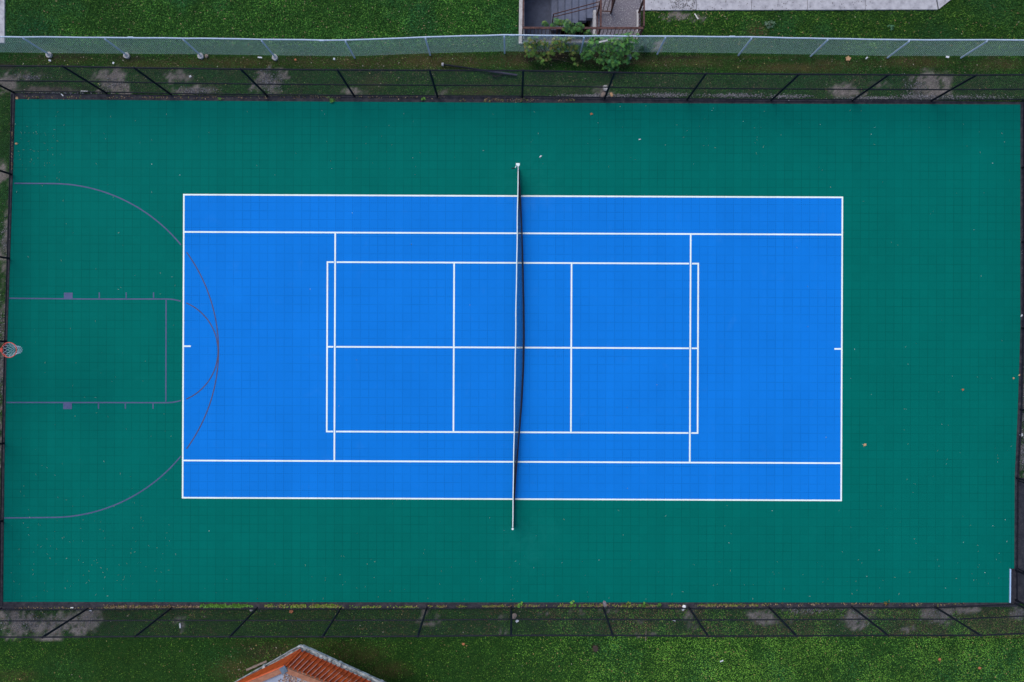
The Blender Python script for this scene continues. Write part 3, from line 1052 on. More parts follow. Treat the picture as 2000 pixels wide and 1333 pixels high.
m_ = MB(); m_.tube((a0.x, a0.y, -1.25), a0, .02, 8); m_.build('post', M['rust'], t)

# ------------------------------------------------------------------ building with the orange skirt roof
ZE, ZI = 2.3, 3.4
C = P(587.5, 1269, ZE)
CI = P(555.5, 1302, ZI)
dL, dR = Vector((-.868, -.497, 0)), Vector((.911, -.412, 0))
iL, iR = Vector((-.918, -.396, 0)).normalized(), Vector((.937, -.35, 0)).normalized()
outer = [C + dL * 4.2, C, C + dR * 4.2]
outer += [outer[2] + Vector((.3, -3.6, 0)), outer[2] + Vector((-2.9, -5.6, 0)), outer[0] + Vector((.1, -3.6, 0))]
inner = [CI + iL * 3.9, CI, CI + iR * 3.9]
inner += [inner[2] + Vector((.0, -3.3, 0)), inner[2] + Vector((-2.9, -5.0, 0)), inner[0] + Vector((.35, -3.3, 0))]
for p in inner: p.z = ZI
t = thing('building', (outer[4].x, outer[1].y - 3, 0), 'small building with steep orange metal roof skirt and flat grey top', 'building')
cen = sum(outer, Vector()) / 6
wall = [Vector((p.x, p.y, 0)).lerp(Vector((cen.x, cen.y, 0)), .46) for p in outer]
m_ = MB(); m_.prism([(p.x, p.y) for p in wall], -.1, ZE + .1); m_.build('wall', M['brick_wall'], t)
m_ = MB()
for i in range(6):
    a, b, c_, d_ = outer[i], outer[(i + 1) % 6], inner[(i + 1) % 6], inner[i]
    nrm = (b - a).cross(d_ - a).normalized()
    if nrm.z < 0: nrm = -nrm
    dn = -nrm * .04
    m_.add([a, b, c_, d_, a + dn, b + dn, c_ + dn, d_ + dn], [(3, 2, 1, 0), (4, 5, 6, 7), (0, 1, 5, 4), (1, 2, 6, 5), (2, 3, 7, 6), (3, 0, 4, 7)])
    k = int((b - a).length / .155)
    rr = random.Random(i)
    for j in range(1, k):
        f = j / k
        lo, hi = a.lerp(b, f), d_.lerp(c_, f)
        m_.beam(lo + nrm * .014, hi + nrm * .014, .03, .032)
        s0 = rr.uniform(.30, .42)
        if i in (1, 2, 3):
            m_.beam(lo.lerp(hi, s0) + nrm * .033, lo.lerp(hi, .97) + nrm * .033, .011, .008, mi=1)
    # hip cap
    m_.beam(b + nrm * .02, c_ + nrm * .02, .11, .05)
roof = m_.build('roof', [M['orange_roof'], M['seam_pale']], t, origin=Vector((cen.x, cen.y, ZE)))
for i in range(6):
    a, b = outer[i], outer[(i + 1) % 6]
    d = (b - a).normalized()
    nrm = Vector((d.y, -d.x, 0))
    if nrm.dot(cen - a) > 0: nrm = -nrm
    m_ = MB()
    rr = random.Random(20 + i)
    L_ = (b - a).length
    n = int(L_ / .35)
    rows = []
    for j in range(n + 1):
        q = a.lerp(b, j / n) + nrm * .0
        jj = rr.uniform(-.006, .006)
        prof = [(.0, .0), (.0, -.11), (.10, -.11), (.115, .0), (.13, .0), (.12, -.125), (-.012, -.125), (-.012, .0)]
        rows.append([q + nrm * (u + jj) + Vector((0, 0, v - .01)) for u, v in prof])
    vs = [p for r_ in rows for p in r_]
    K = 8
    fs = []
    for j in range(n):
        for k in range(K):
            fs.append((j * K + k, j * K + (k + 1) % K, (j + 1) * K + (k + 1) % K, (j + 1) * K + k))
    fs += [tuple(range(K)), tuple(range(n * K + K - 1, n * K - 1, -1))]
    m_.add(vs, fs)
    # dirt and leaves lying in the channel
    for j in range(n):
        q = a.lerp(b, (j + rr.random()) / (2 * n)) + nrm * rr.uniform(.03, .08)
        m_.blob((q.x, q.y, ZE - .095), rr.uniform(.03, .06), .3, (1.4, 1, .35), seed=j + 100 * i, n=0)
    # joint collars
    for f in (.32, .68):
        q = a.lerp(b, f) + nrm * .06
        m_.box((q.x, q.y, ZE - .06), (.10, .16, .14), math.atan2(d.y, d.x))
    m_.build('gutter', M['gutter'], roof)
m_ = MB()
n = 12
for k in range(n):
    a0 = math.radians(35 + 110 * k / n); a1 = math.radians(35 + 110 * (k + 1) / n)
    for r0, z_ in ((.13, 0),):
        m_.tube((C.x + .0 + .11 * math.cos(a0), C.y - .0 + .11 * math.sin(a0), ZE - .02), (C.x + .11 * math.cos(a1), C.y + .11 * math.sin(a1), ZE - .02), .04, 8)
m_.build('gutter_elbow', M['gutter'], roof)
m_ = MB(); m_.box((C.x + .02, C.y - .07, ZE + .06), (.15, .13, .05), math.radians(35)); m_.build('eave_cap', M['grey_cap'], roof)
ic = sum(inner, Vector()) / 6
in2 = [p.lerp(ic, .05) for p in inner]
m_ = MB()
for i in range(6):
    a, b, c_, d_ = inner[i], inner[(i + 1) % 6], in2[(i + 1) % 6], in2[i]
    z0, z1 = Vector((0, 0, -.06)), Vector((0, 0, .07))
    m_.add([a + z0, b + z0, c_ + z0, d_ + z0, a + z1, b + z1, c_ + z1, d_ + z1], [(0, 1, 2, 3), (7, 6, 5, 4), (4, 5, 1, 0), (5, 6, 2, 1), (6, 7, 3, 2), (7, 4, 0, 3)])
m_.build('coping', M['coping'], t)
q = inner[1].lerp(in2[1], .42)
m_ = MB(); m_.box((q.x, q.y, ZI + .085), (.19, .19, .05), math.radians(30)); m_.box((q.x, q.y, ZI + .115), (.10, .10, .02), math.radians(30)); m_.build('corner_cap', M['grey_cap'], t)
m_ = MB(); m_.prism([(p.x, p.y) for p in in2], ZI - .2, ZI - .01); m_.build('flat_roof', M['flat_roof'], t)


# ------------------------------------------------------------------ plants
def kite(c, d, n, L_, W_):
    """leaflet: four points"""
    s_ = d.cross(n).normalized() * (W_ / 2)
    return [c, c + d * (L_ * .45) + s_ + n * (L_ * .05), c + d * L_ - n * (L_ * .08), c + d * (L_ * .45) - s_ + n * (L_ * .05)]


def rand_dir(rr, zmin=-.2, zmax=.6):
    a = rr.uniform(0, 2 * math.pi)
    z = rr.uniform(zmin, zmax)
    k = math.sqrt(max(0, 1 - z * z))
    return Vector((k * math.cos(a), k * math.sin(a), z))


def foliage(clumps, seed, cols, leaf=(.07, .12), lw=.34, per=9, dens=1.0):
    """clumps: (center, radius xyz). rosettes of leaflets through each clump's volume"""
    rr = random.Random(seed)
    V, Cc, centres = [], [], []
    for c, rad in clumps:
        vol = rad[0] * rad[1]
        nr = max(4, int(620 * vol * dens))
        for _ in range(nr):
            d = rand_dir(rr, -.5, 1)
            k = rr.random() ** .45
            q = Vector((c[0] + d.x * rad[0] * k, c[1] + d.y * rad[1] * k, c[2] + d.z * rad[2] * k))
            if q.z < .02: q.z = .02 + rr.random() * .05
            ax = (Vector((d.x, d.y, .9 + d.z)) + rand_dir(rr) * .4).normalized()
            base = cols[rr.randrange(len(cols))]
            sh = rr.uniform(.7, 1.35)
            o = ax.orthogonal().normalized()
            o2 = ax.cross(o)
            np_ = rr.randint(per - 3, per + 1)
            ph = rr.random() * 6.28
            for j in range(np_):
                a = ph + 2 * math.pi * j / np_ + rr.uniform(-.2, .2)
                dd = (o * math.cos(a) + o2 * math.sin(a) + ax * rr.uniform(-.25, .35)).normalized()
                nn = (ax - dd * ax.dot(dd)).normalized()
                L_ = rr.uniform(*leaf)
                V += kite(q, dd, nn, L_, L_ * lw)
                s2 = sh * rr.uniform(.85, 1.15)
                Cc += [[base[0] * s2, base[1] * s2, base[2] * s2]] * 4
            centres.append(q)
    V = np.array([tuple(v) for v in V])
    F = np.arange(len(V)).reshape(-1, 4)
    return V, F, np.array(Cc), centres


def bush(name, label, base, clumps, seed, cols, cat='bush', **k):
    b = Vector(base)
    t = thing(name, tuple(b), label, cat)
    V, F, Cc, cs = foliage(clumps, seed, cols, **k)
    o = np_mesh('foliage', V - np.array(b), F, Cc, M['leafy'])
    o.parent = t
    rr = random.Random(seed)
    m_ = MB()
    for c, rad in clumps:
        q = Vector(c)
        mid = b.lerp(q, .55) + rand_dir(rr) * .08
        m_.path([b + Vector((rr.uniform(-.06, .06), rr.uniform(-.06, .06), 0)), mid, q], .014, 5, r1=.005)
        for _ in range(4):
            s_ = rr.choice(cs)
            if (s_ - q).length < max(rad) * 1.3:
                m_.path([q.lerp(mid, rr.random() * .5), q.lerp(s_, .5) + rand_dir(rr) * .03, s_], .006, 4, r1=.003)
    m_.build('stem', M['stem'], t)
    return t


G1 = [(.06, .20, .04), (.10, .27, .05), (.045, .15, .045), (.14, .32, .06)]
G2 = [(.10, .20, .03), (.15, .22, .035), (.06, .15, .03), (.2, .19, .05)]


def CL(lst):
    return [(tuple(P(a, b, z)), (r, r * asp, rz)) for a, b, z, r, asp, rz in lst]


bush('bush', 'large bright green bush in the middle of the silver fence', P(1195, 106), CL([(1215, 85, .9, .42, .9, .3), (1185, 90, .8, .38, .9, .3), (1160, 80, 1.1, .25, .9, .25), (1232, 76, 1.25, .3, .8, .2), (1150, 108, .45, .28, .9, .22), (1200, 112, .5, .36, .9, .25),
     (1198, 127, .35, .26, .9, .2), (1178, 118, .35, .25, .7, .2), (1220, 118, .35, .2, .8, .2), (1165, 100, .6, .2, .9, .2), (1228, 98, .6, .26, .9, .2), (1140, 116, .3, .16, .8, .15), (1145, 92, .7, .16, .9, .15), (1240, 108, .4, .14, .9, .12), (1185, 132, .2, .15, .8, .1)]), 3, G1, leaf=(.055, .095), dens=.85)
bush('bush', 'yellowing loose bush at the front left corner of the stairwell', P(1068, 112), CL([(1036, 92, .7, .26, 1.4, .25), (1062, 112, .4, .27, 1, .2), (1048, 106, .35, .2, .9, .2), (1078, 100, .5, .24, 1, .2), (1100, 90, .7, .26, 1, .2), (1122, 96, .5, .22, 1.2, .2), (1118, 110, .3, .15, 1, .12),
     (1124, 126, .12, .09, 1.2, .1), (1042, 78, 1.0, .2, .9, .15), (1088, 82, .9, .26, .8, .15), (1060, 84, .9, .2, .8, .15), (1030, 108, .25, .12, 1, .12), (1112, 76, 1.0, .2, .7, .15)]), 5, G2, leaf=(.05, .09), dens=.85)
bush('climbing_plant', 'leafy green plant climbing over the brown front rail', P(1100, 84), CL([(1066, 47, .9, .13, .8, .12), (1092, 43, 1.1, .2, .7, .15), (1108, 50, 1.25, .22, .9, .15), (1132, 54, 1.15, .17, 1.1, .15), (1115, 60, 1.15, .22, .6, .15), (1150, 64, 1.0, .16, .6, .12), (1082, 49, 1.0, .14, .7, .12)]), 9, [(.045, .14, .03), (.075, .19, .04), (.035, .105, .035), (.10, .17, .03)], cat='plant', leaf=(.05, .085), dens=2.0)
bush('shrub', 'thin pale green sapling behind the silver fence, right of the large bush', P(1262, 90), CL([(1256, 84, .5, .2, 1.1, .2), (1270, 76, .55, .16, .8, .15), (1250, 96, .3, .15, .8, .15)]), 12, [(.045, .12, .05), (.06, .15, .06)], cat='shrub', leaf=(.06, .1), dens=.7)


# weeds sprouting along the court edge
def weed(px, py, r, seed, label, cols=None):
    p = P(px, py, -.014)
    t = thing('weed', tuple(p), label, 'weed', 'weeds sprouting around the court')
    cols = cols or [(.09, .24, .025), (.12, .29, .035), (.06, .16, .025)]
    V, F, Cc, cs = foliage([((0, 0, .05), (r, r * .8, .07))], seed, cols, leaf=(.04, .07), lw=.35, per=7, dens=.9)
    V[:, 2] = np.maximum(V[:, 2], .004)
    o = np_mesh('foliage', V, F, Cc, M['leafy'])
    o.parent = t
    m_ = MB()
    rr = random.Random(seed)
    for _ in range(6):
        q = rr.choice(cs)
        m_.path([(0, 0, 0), tuple(q * .6 + Vector((0, 0, .02))), tuple(q)], .004, 4, r1=.002)
    o = m_.build('stem', M['stem'])
    o.parent = t
    return t


weed(1015, 1182, .17, 1, 'bright green weed beside the middle post of the lower fence')
weed(1122, 1182, .2, 2, 'broad green weed on the lower edge, left of the grey stone')
weed(1257, 1182, .17, 3, 'upright bright green weed on the lower edge, right of the yellow-green one')
weed(1225, 1182, .15, 4, 'yellow-green weed on the lower edge between two green weeds', [(.12, .17, .02), (.15, .2, .03)])
weed(1288, 1181, .12, 5, 'small green weed on the lower edge, rightmost of its row')
weed(646, 197, .16, 6, 'green weed growing over the top edge of the court')
weed(430, 195, .10, 7, 'thin weed on the top edge near the gravelly patch')
weed(829, 194, .12, 8, 'low weed on the top edge by a fence post')
weed(1731, 1177, .12, 9, 'weed with orange leaves on the lower edge, right of the others', [(.08, .12, .02), (.2, .09, .03)])
weed(1485, 8, .12, 10, 'placeholder') if False else None
weed(1740, 55, .16, 11, 'pale blue-green weed in the lawn beneath the sidewalk', [(.05, .15, .07), (.07, .19, .1)])
weed(1504, 50, .22, 12, 'big pale silvery weed in the lawn near the middle sidewalk slabs', [(.09, .16, .10), (.12, .2, .13)])


def strip_weeds():
    V, Cc = [], []
    rr = random.Random(77)
    rows = [(392, 495, 1181.5, 1186, 420, 0), (518, 660, 1181.5, 1186, 420, 1), (660, 830, 1184, 1187.5, 130, 1), (830, 1000, 1183, 1186.5, 260, 2), (1000, 1350, 1181, 1185, 420, 2), (1350, 1480, 1181, 1183.5, 180, 2), (200, 390, 1183, 1187.5, 260, 3), (900, 1130, 193, 199, 110, 3),
            (1480, 1900, 1179, 1182, 90, 3), (40, 900, 189, 193, 160, 3), (22, 24, 240, 330, 60, 3), (30, 360, 1187, 1189, 120, 3)]
    pal = [[(.09, .24, .03), (.13, .3, .04)], [(.13, .28, .03), (.2, .3, .04), (.3, .2, .1)], [(.2, .24, .04), (.12, .2, .03), (.12, .07, .05), (.25, .16, .1)], [(.22, .14, .08), (.15, .09, .06), (.16, .18, .04), (.3, .22, .14)]]
    for x0, x1, y0, y1, n, pi in rows:
        for _ in range(n * 3):
            u = rr.random()
            if vnoise(np.array([x0 + u * (x1 - x0)]), np.array([1.0]), .08, 3)[0] + rr.uniform(-.2, .2) < .42: continue
            p = P(x0 + u * (x1 - x0), rr.uniform(y0, y1), -.012)
            d = rand_dir(rr, .1, .9)
            L_ = rr.uniform(.03, .085)
            nn = (Vector((0, 0, 1)) - d * d.z).normalized()
            V.extend(kite(p, d, nn, L_, L_ * .45))
            c = rr.choice(pal[pi]); s_ = rr.uniform(.55, 1.25)
            Cc.extend([[c[0] * s_, c[1] * s_, c[2] * s_]] * 4)
    V = np.array([tuple(v) for v in V])
    o = np_mesh('edge_weeds', V, np.arange(len(V)).reshape(-1, 4), np.array(Cc), M['leafy'])
    tag(o, 'low ragged weeds and dead leaves along the court edges', 'weeds', kind='stuff')


strip_weeds()


# ------------------------------------------------------------------ grass blades
def grass():
    x0, x1, y0, y1 = -20.8, 20.8, -14.2, 14.6
    n = int((x1 - x0) * (y1 - y0) * 1250)
    X, Y = RNG.uniform(x0, x1, n), RNG.uniform(y0, y1, n)
    keep = ~(inside(PAD, X, Y) | inside(WALK, X, Y) | inside(LEFTWALK, X, Y) | inside(STAIRS, X, Y))
    X, Y = X[keep], Y[keep]
    d = dirt_at(X, Y)
    cl = fbm(X, Y, 5, 21)
    keep = RNG.random(len(X)) > np.clip(d * 1.05, 0, .93)
    keep &= RNG.random(len(X)) > earth_at(X, Y) * .9
    keep &= RNG.random(len(X)) < .45 + 1.1 * cl
    X, Y = X[keep], Y[keep]
    n = len(X)
    dr = dry_at(X, Y)
    strip_ = ((Y < P(1000, 104).y) & (Y > P(1000, 195).y)) | ((Y < P(1000, 1180).y) & (Y > P(1000, 1244).y))
    dr = np.maximum(dr, strip_ * .95 * np.clip(fbm(X, Y, 1.6, 71) * 1.9 - .42, 0, 1))
    # regions: lush upper lawn, mown strips, clover in the lower lawn
    yl = np.array([P(1000, 70).y])[0]
    lush = (Y > yl - .4).astype(float)
    low = (Y < P(1000, 1187).y)
    clover = low * np.clip((X + 1.5) / 5, 0.15, 1) * np.clip(fbm(X, Y, 1.2, 31) * 2.2 - .35, .1, 1)
    L_ = RNG.uniform(.026, .062, n) * (1 + .75 * lush) * (1 - .25 * clover)
    W_ = L_ * np.where(RNG.random(n) < clover, .75, .24)
    az = RNG.uniform(0, 2 * np.pi, n) + 1.4 * fbm(X, Y, 1.5, 44)
    el = np.where(RNG.random(n) < clover, RNG.uniform(.05, .6, n), RNG.uniform(.25, 1.25, n))
    D = np.stack([np.cos(az) * np.cos(el), np.sin(az) * np.cos(el), np.sin(el)], 1)
    Sd = np.stack([-np.sin(az), np.cos(az), np.zeros(n)], 1)
    Nn = np.cross(D, Sd)
    Nn[:, 2] = np.abs(Nn[:, 2])
    Z = np.full(n, -.035) + .03 * (fbm(X, Y, .9, 2) - .5) + .02 * (fbm(X, Y, 4, 4) - .5) + np.where(RNG.random(n) < clover, RNG.uniform(.005, .045, n), 0)
    B = np.stack([X, Y, Z], 1)
    Lc, Wc = L_[:, None], W_[:, None]
    V = np.stack([B, B + D * Lc * .5 + Sd * Wc / 2, B + D * Lc - np.array([0, 0, 1]) * Lc * .18, B + D * Lc * .5 - Sd * Wc / 2], 1).reshape(-1, 3)
    # colours of the blades themselves
    t1 = fbm(X, Y, .7, 51)[:, None]
    t2 = fbm(X, Y, 3.2, 52)[:, None]
    r = RNG.random((n, 1))
    dark, mid, lite, blue = np.array([.015, .066, .011]), np.array([.030, .135, .015]), np.array([.095, .27, .035]), np.array([.014, .11, .038])
    c = dark * (1 - r) + mid * r
    c = np.where(RNG.random((n, 1)) < .10 + .22 * t2, lite * (.6 + .6 * r), c)
    k = np.clip((t1 - .5) * 3, 0, 1)
    hz = spots([(1905, 1315, 90, 34, 1), (1980, 1290, 40, 40, .8)], X, Y)[:, None]
    k = np.maximum(k, np.clip(hz * 1.3, 0, 1))
    c = c * (1 - .65 * k) + blue * (.6 + .8 * r) * .65 * k
    c = np.where(RNG.random((n, 1)) < clover[:, None] * .5, np.array([.085, .26, .035]) * (.65 + .65 * r), c)
    yel = np.array([.092, .085, .045])
    m_ = (RNG.random(n) < dr * .8)[:, None]
    c = np.where(m_, yel * (.4 + .9 * r), c)
    c = np.where(RNG.random((n, 1)) < .012, np.array([.3, .26, .13]), c)
    c *= (.55 + 1.3 * fbm(X, Y, .55, 63) * fbm(X, Y, 2.3, 61) + .45 * fbm(X, Y, 1.9, 62))[:, None]
    c = c * np.array([1.32, 1.10, 1.12])
    # the lower lawn is thin and dull at the left, full and yellow-green at the right; the lawn under the sidewalk is worn
    gx_ = np.clip((X + 14) / 20, 0, 1)
    f_low = np.where(low > 0, .72 + .34 * gx_, 1.0) * np.where((lush > 0) & (X > 4.5), .80, 1.0)
    c = c * f_low[:, None] * np.where((low > 0)[:, None], np.array([1.12, 1.0, .9]), np.where(((lush > 0) & (X > 4.5))[:, None], np.array([1.15, 1.0, 1.0]), np.array([1., 1.03, 1.2])))
    o = np_mesh('grass', V, np.arange(4 * n).reshape(-1, 4), np.repeat(c, 4, 0), M['grass'])
    tag(o, 'short green grass of the lawns around the court', 'grass', kind='stuff')


grass()


def gravel():
    rr = RNG
    spots_ = [(1190, 187, 60, 3, 500), (1140, 188, 50, 2.5, 300), (1300, 186, 50, 4, 500), (1430, 187, 60, 4, 500), (1540, 189, 40, 4, 350), (1700, 192, 60, 3.5, 450), (1800, 190, 50, 5, 400), (1790, 170, 25, 18, 250), (1900, 190, 70, 4, 300), (525, 160, 28, 20, 420), (380, 178, 36, 7, 260), (120, 182, 80, 2, 160), (220, 165, 25, 16, 140),
              (70, 1216, 80, 18, 380), (170, 1208, 24, 16, 120), (1585, 1192, 50, 8, 260), (1680, 1205, 26, 15, 180), (1840, 1200, 36, 16, 220), (1990, 1200, 12, 10, 100), (10, 470, 8, 40, 160), (4, 650, 8, 60, 200), (4, 740, 8, 50, 200), (1999, 500, 5, 50, 160), (1998, 890, 6, 30, 200), (1999, 800, 5, 70, 150), (60, 152, 28, 6, 90)]
    V, F, Cc = [], [], []
    octv = np.array([(1, 0, 0), (0, 1, 0), (-1, 0, 0), (0, -1, 0), (0, 0, .7), (0, 0, -.4)], float)
    octf = [(0, 1, 4), (1, 2, 4), (2, 3, 4), (3, 0, 4), (1, 0, 5), (2, 1, 5), (3, 2, 5), (0, 3, 5)]
    for px, py, rx, ry, n in spots_:
        for _ in range(n):
            a, b = rr.normal(0, .55, 2)
            p = P(px + a * rx, py + b * ry, -.02)
            if inside(PAD, np.array([p.x]), np.array([p.y]))[0] and rr.random() < .85: continue
            s = rr.uniform(.008, .026)
            v = octv * s * rr.uniform(.6, 1.3, (6, 3))
            an = rr.uniform(0, 6.28)
            R_ = np.array([[math.cos(an), -math.sin(an), 0], [math.sin(an), math.cos(an), 0], [0, 0, 1]])
            b0 = len(V) * 6
            V.append(v @ R_.T + np.array([p.x, p.y, p.z + .004]))
            F += [(i + b0, j + b0, k + b0) for i, j, k in octf]
            g_ = rr.uniform(.08, .36)
            Cc += [[g_, g_ * .97, g_ * 1.03]] * 6
    o = np_mesh('gravel', np.vstack(V), np.array(F), np.array(Cc), M['gravel'])
    tag(o, 'loose grey gravel scattered at the foot of the fences', 'gravel', kind='stuff')


gravel()


def flecks(name, label, cat, areas, cols, size, elong, seed, zoff=.002):
    rr = random.Random(seed)
    V, Cc = [], []
    for x0, x1, y0, y1, n, z in areas:
        for _ in range(n):
            p = P(rr.uniform(x0, x1), rr.uniform(y0, y1), z + zoff)
            d = rand_dir(rr, .0, .25)
            L_ = rr.uniform(*size)
            V.extend(kite(p + Vector((0, 0, .004)), d, Vector((0, 0, 1)), L_, L_ * rr.uniform(*elong)))
            c = rr.choice(cols); s_ = rr.uniform(.7, 1.2)
            Cc.extend([[c[0] * s_, c[1] * s_, c[2] * s_]] * 4)
    V = np.array([tuple(v) for v in V])
    o = np_mesh(name, V, np.arange(len(V)).reshape(-1, 4), np.array(Cc), M['leafy'])
    return tag(o, label, cat, kind='stuff')


flecks('grass_clippings', 'pale dry grass clippings blown over the green court', 'clippings', [(20, 330, 1010, 1170, 110, 0), (28, 120, 240, 350, 45, 0), (20, 340, 800, 1010, 40, 0), (30, 350, 360, 780, 45, 0), (300, 2000 - 30, 1080, 1172, 90, 0), (40, 1960, 206, 330, 90, 0), (1660, 1975, 640, 1170, 35, 0), (1660, 1980, 340, 640, 12, 0), (660, 1640, 985, 1090, 14, 0)],
       [(.20, .30, .16), (.28, .38, .30), (.14, .27, .17)], (.03, .085), (.10, .2), 31)
flecks('leaf_litter', 'tiny pale specks of leaf litter scattered over the court', 'litter', [(1100, 1980, 206, 370, 16, 0), (1660, 1975, 400, 1160, 26, 0), (1000, 1960, 985, 1165, 20, 0), (380, 1630, 395, 960, 16, .004), (60, 1000, 206, 360, 10, 0), (300, 1000, 985, 1165, 9, 0)],
       [(.4, .55, .48), (.30, .36, .26), (.55, .64, .6)], (.02, .042), (.4, .7), 32)
flecks('roof_leaves', 'brown dead leaves gathered on the flat grey roof', 'leaves', [(553, 596, 1316, 1333, 150, ZI), (540, 610, 1324, 1345, 130, ZI), (590, 600, 1322, 1332, 10, ZI)], [(.24, .11, .06), (.4, .24, .17), (.14, .06, .04), (.5, .36, .28)], (.03, .07), (.4, .7), 33, zoff=-.005)
flecks('sidewalk_dirt', 'dark specks of dirt blown over the pale sidewalk', 'dirt', [(1310, 1358, 0, 19, 130, .03), (1270, 1700, 0, 19, 90, .03), (1290, 1400, -30, 19, 60, .03)], [(.06, .05, .05), (.1, .09, .08)], (.02, .05), (.5, .9), 41, zoff=.004)
flecks('landing_litter', 'pale chips and dry blades lying on the stairwell landing', 'litter', [(1176, 1242, 0, 56, 70, .04)], [(.5, .5, .5), (.35, .35, .33)], (.02, .06), (.2, .5), 42, zoff=.002)
flecks('roadside_leaves', 'dead leaves and bits of bark caught in the turf', 'leaves', [(440, 600, 1262, 1330, 130, 0), (40, 1980, 112, 132, 150, 0), (20, 1980, 142, 182, 130, 0), (20, 1990, 1192, 1240, 150, 0), (20, 1990, 1250, 1330, 60, 0), (1270, 1420, 22, 40, 40, 0), (10, 1000, 0, 68, 20, 0), (1300, 1990, 25, 68, 40, 0)],
       [(.3, .2, .12), (.22, .12, .08), (.45, .4, .34), (.4, .34, .12)], (.025, .06), (.35, .6), 34, zoff=.0).name = 'turf_leaves'


# ------------------------------------------------------------------ single leaves, scraps and stones
def leaf_thing(px, py, r, mat, label, z=.002, seed=0, name='fallen_leaf', cat='leaf'):
    rr = random.Random(seed)
    p = P(px, py, z)
    m_ = MB()
    lobes = 5
    n = 20
    ring = []
    a0 = rr.random() * 6.28
    for k in range(n):
        a = 2 * math.pi * k / n
        k_ = .62 + .38 * abs(math.cos(a * lobes / 2)) + rr.uniform(-.06, .06)
        ring.append(Vector((math.cos(a + a0) * r * k_, math.sin(a + a0) * r * k_ * .85, rr.uniform(.004, .02) * (r / .06))))
    top = [Vector((0, 0, .014))] + ring
    fs = [(0, 1 + k, 1 + (k + 1) % n) for k in range(n)]
    m_.add(top, fs)
    m_.add([v - Vector((0, 0, .003)) for v in top], [(c, b, a) for a, b, c in fs])
    m_.path([(0, 0, .012), (-r * .9 * math.cos(a0), -r * .9 * math.sin(a0), .012), (-r * 1.5 * math.cos(a0 + .2), -r * 1.5 * math.sin(a0 + .2), .008)], .003, 4)
    o = m_.build(name, mat)
    o.location = p
    return tag(o, label, cat, 'single fallen leaves')


leaf_thing(1689, 869, .065, M['tan_leaf'], 'pale tan curled leaf on green court, right of the blue playing area', seed=1)
leaf_thing(1880.5, 761.5, .045, M['orange_leaf'], 'small orange-brown leaf on green court, left of the right fence', seed=2)
leaf_thing(1656, 115, .11, M['tan_leaf'], 'large tan leaf lying between the silver fence and black fence', seed=3, z=0.0)
leaf_thing(1979.5, 739, .04, M['tan_leaf'], 'small tan leaf on the green court, close to the right fence', seed=4)
leaf_thing(1990.5, 733, .04, M['tan_leaf'], 'small cream leaf on the asphalt at the foot of the right fence', seed=5, z=-.01)
leaf_thing(33, 192, .06, M['tan_leaf'], 'pale leaf in the top left corner of the court', seed=6, z=-.01)
leaf_thing(905, 1258, .06, M['orange_leaf'], 'reddish brown leaf on the lawn right of the orange roof', seed=7, z=.03)
leaf_thing(1835, 1288, .06, M['orange_leaf'], 'orange leaf on the lower right lawn, nearest to the fence', seed=8, z=.03)
leaf_thing(1913, 1305, .06, M['orange_leaf'], 'rusty leaf in the darker grass of the lower right corner', seed=9, z=.03)
leaf_thing(569, 1194.5, .08, M['orange_leaf'], 'reddish leaf on grass just below the lower edge of the court', seed=10, z=.01)
leaf_thing(1155, 223, .05, M['orange_leaf'], 'brown twiggy leaf near the top edge of the green court', seed=11)
leaf_thing(32, 281, .05, M['tan_leaf'], 'tan leaf at the left edge of the court, above the purple line', seed=12)
leaf_thing(577, 117, .05, M['orange_leaf'], 'brown leaf right of the last concrete footing', seed=13, z=.01)


def scrap(px, py, L_, W_, rot, label, mat=None, z=0.0, name='paper_scrap', cat='litter', bend=.02):
    """a crumpled bit: folded strip with thickness"""
    p = P(px, py, z)
    m_ = MB()
    rr = random.Random(int(px * 7 + py))
    n = 5
    top = []
    for i in range(n + 1):
        u = -L_ / 2 + L_ * i / n
        w0, w1 = W_ / 2 * rr.uniform(.7, 1.1), W_ / 2 * rr.uniform(.7, 1.1)
        zz = .012 + bend * abs(math.sin(i * 1.7))
        top += [Vector((u, w0, zz + rr.uniform(0, bend * .4))), Vector((u, -w1, zz))]
    fs = [(2 * i, 2 * i + 1, 2 * i + 3, 2 * i + 2) for i in range(n)]
    k = len(top)
    m_.add(top + [v - Vector((0, 0, .005)) for v in top], fs + [tuple(k + j for j in reversed(f)) for f in fs] + [(0, k, k + 1, 1), (2 * n, 2 * n + 1, k + 2 * n + 1, k + 2 * n)]
           + [(2 * i, 2 * i + 2, k + 2 * i + 2, k + 2 * i) for i in range(n)] + [(2 * i + 1, k + 2 * i + 1, k + 2 * i + 3, 2 * i + 3) for i in range(n)])
    o = m_.build(name, mat or M['white_scrap'])
    o.location = p
    o.rotation_euler = (0, 0, math.radians(rot))
    return tag(o, label, cat, 'white litter scraps')


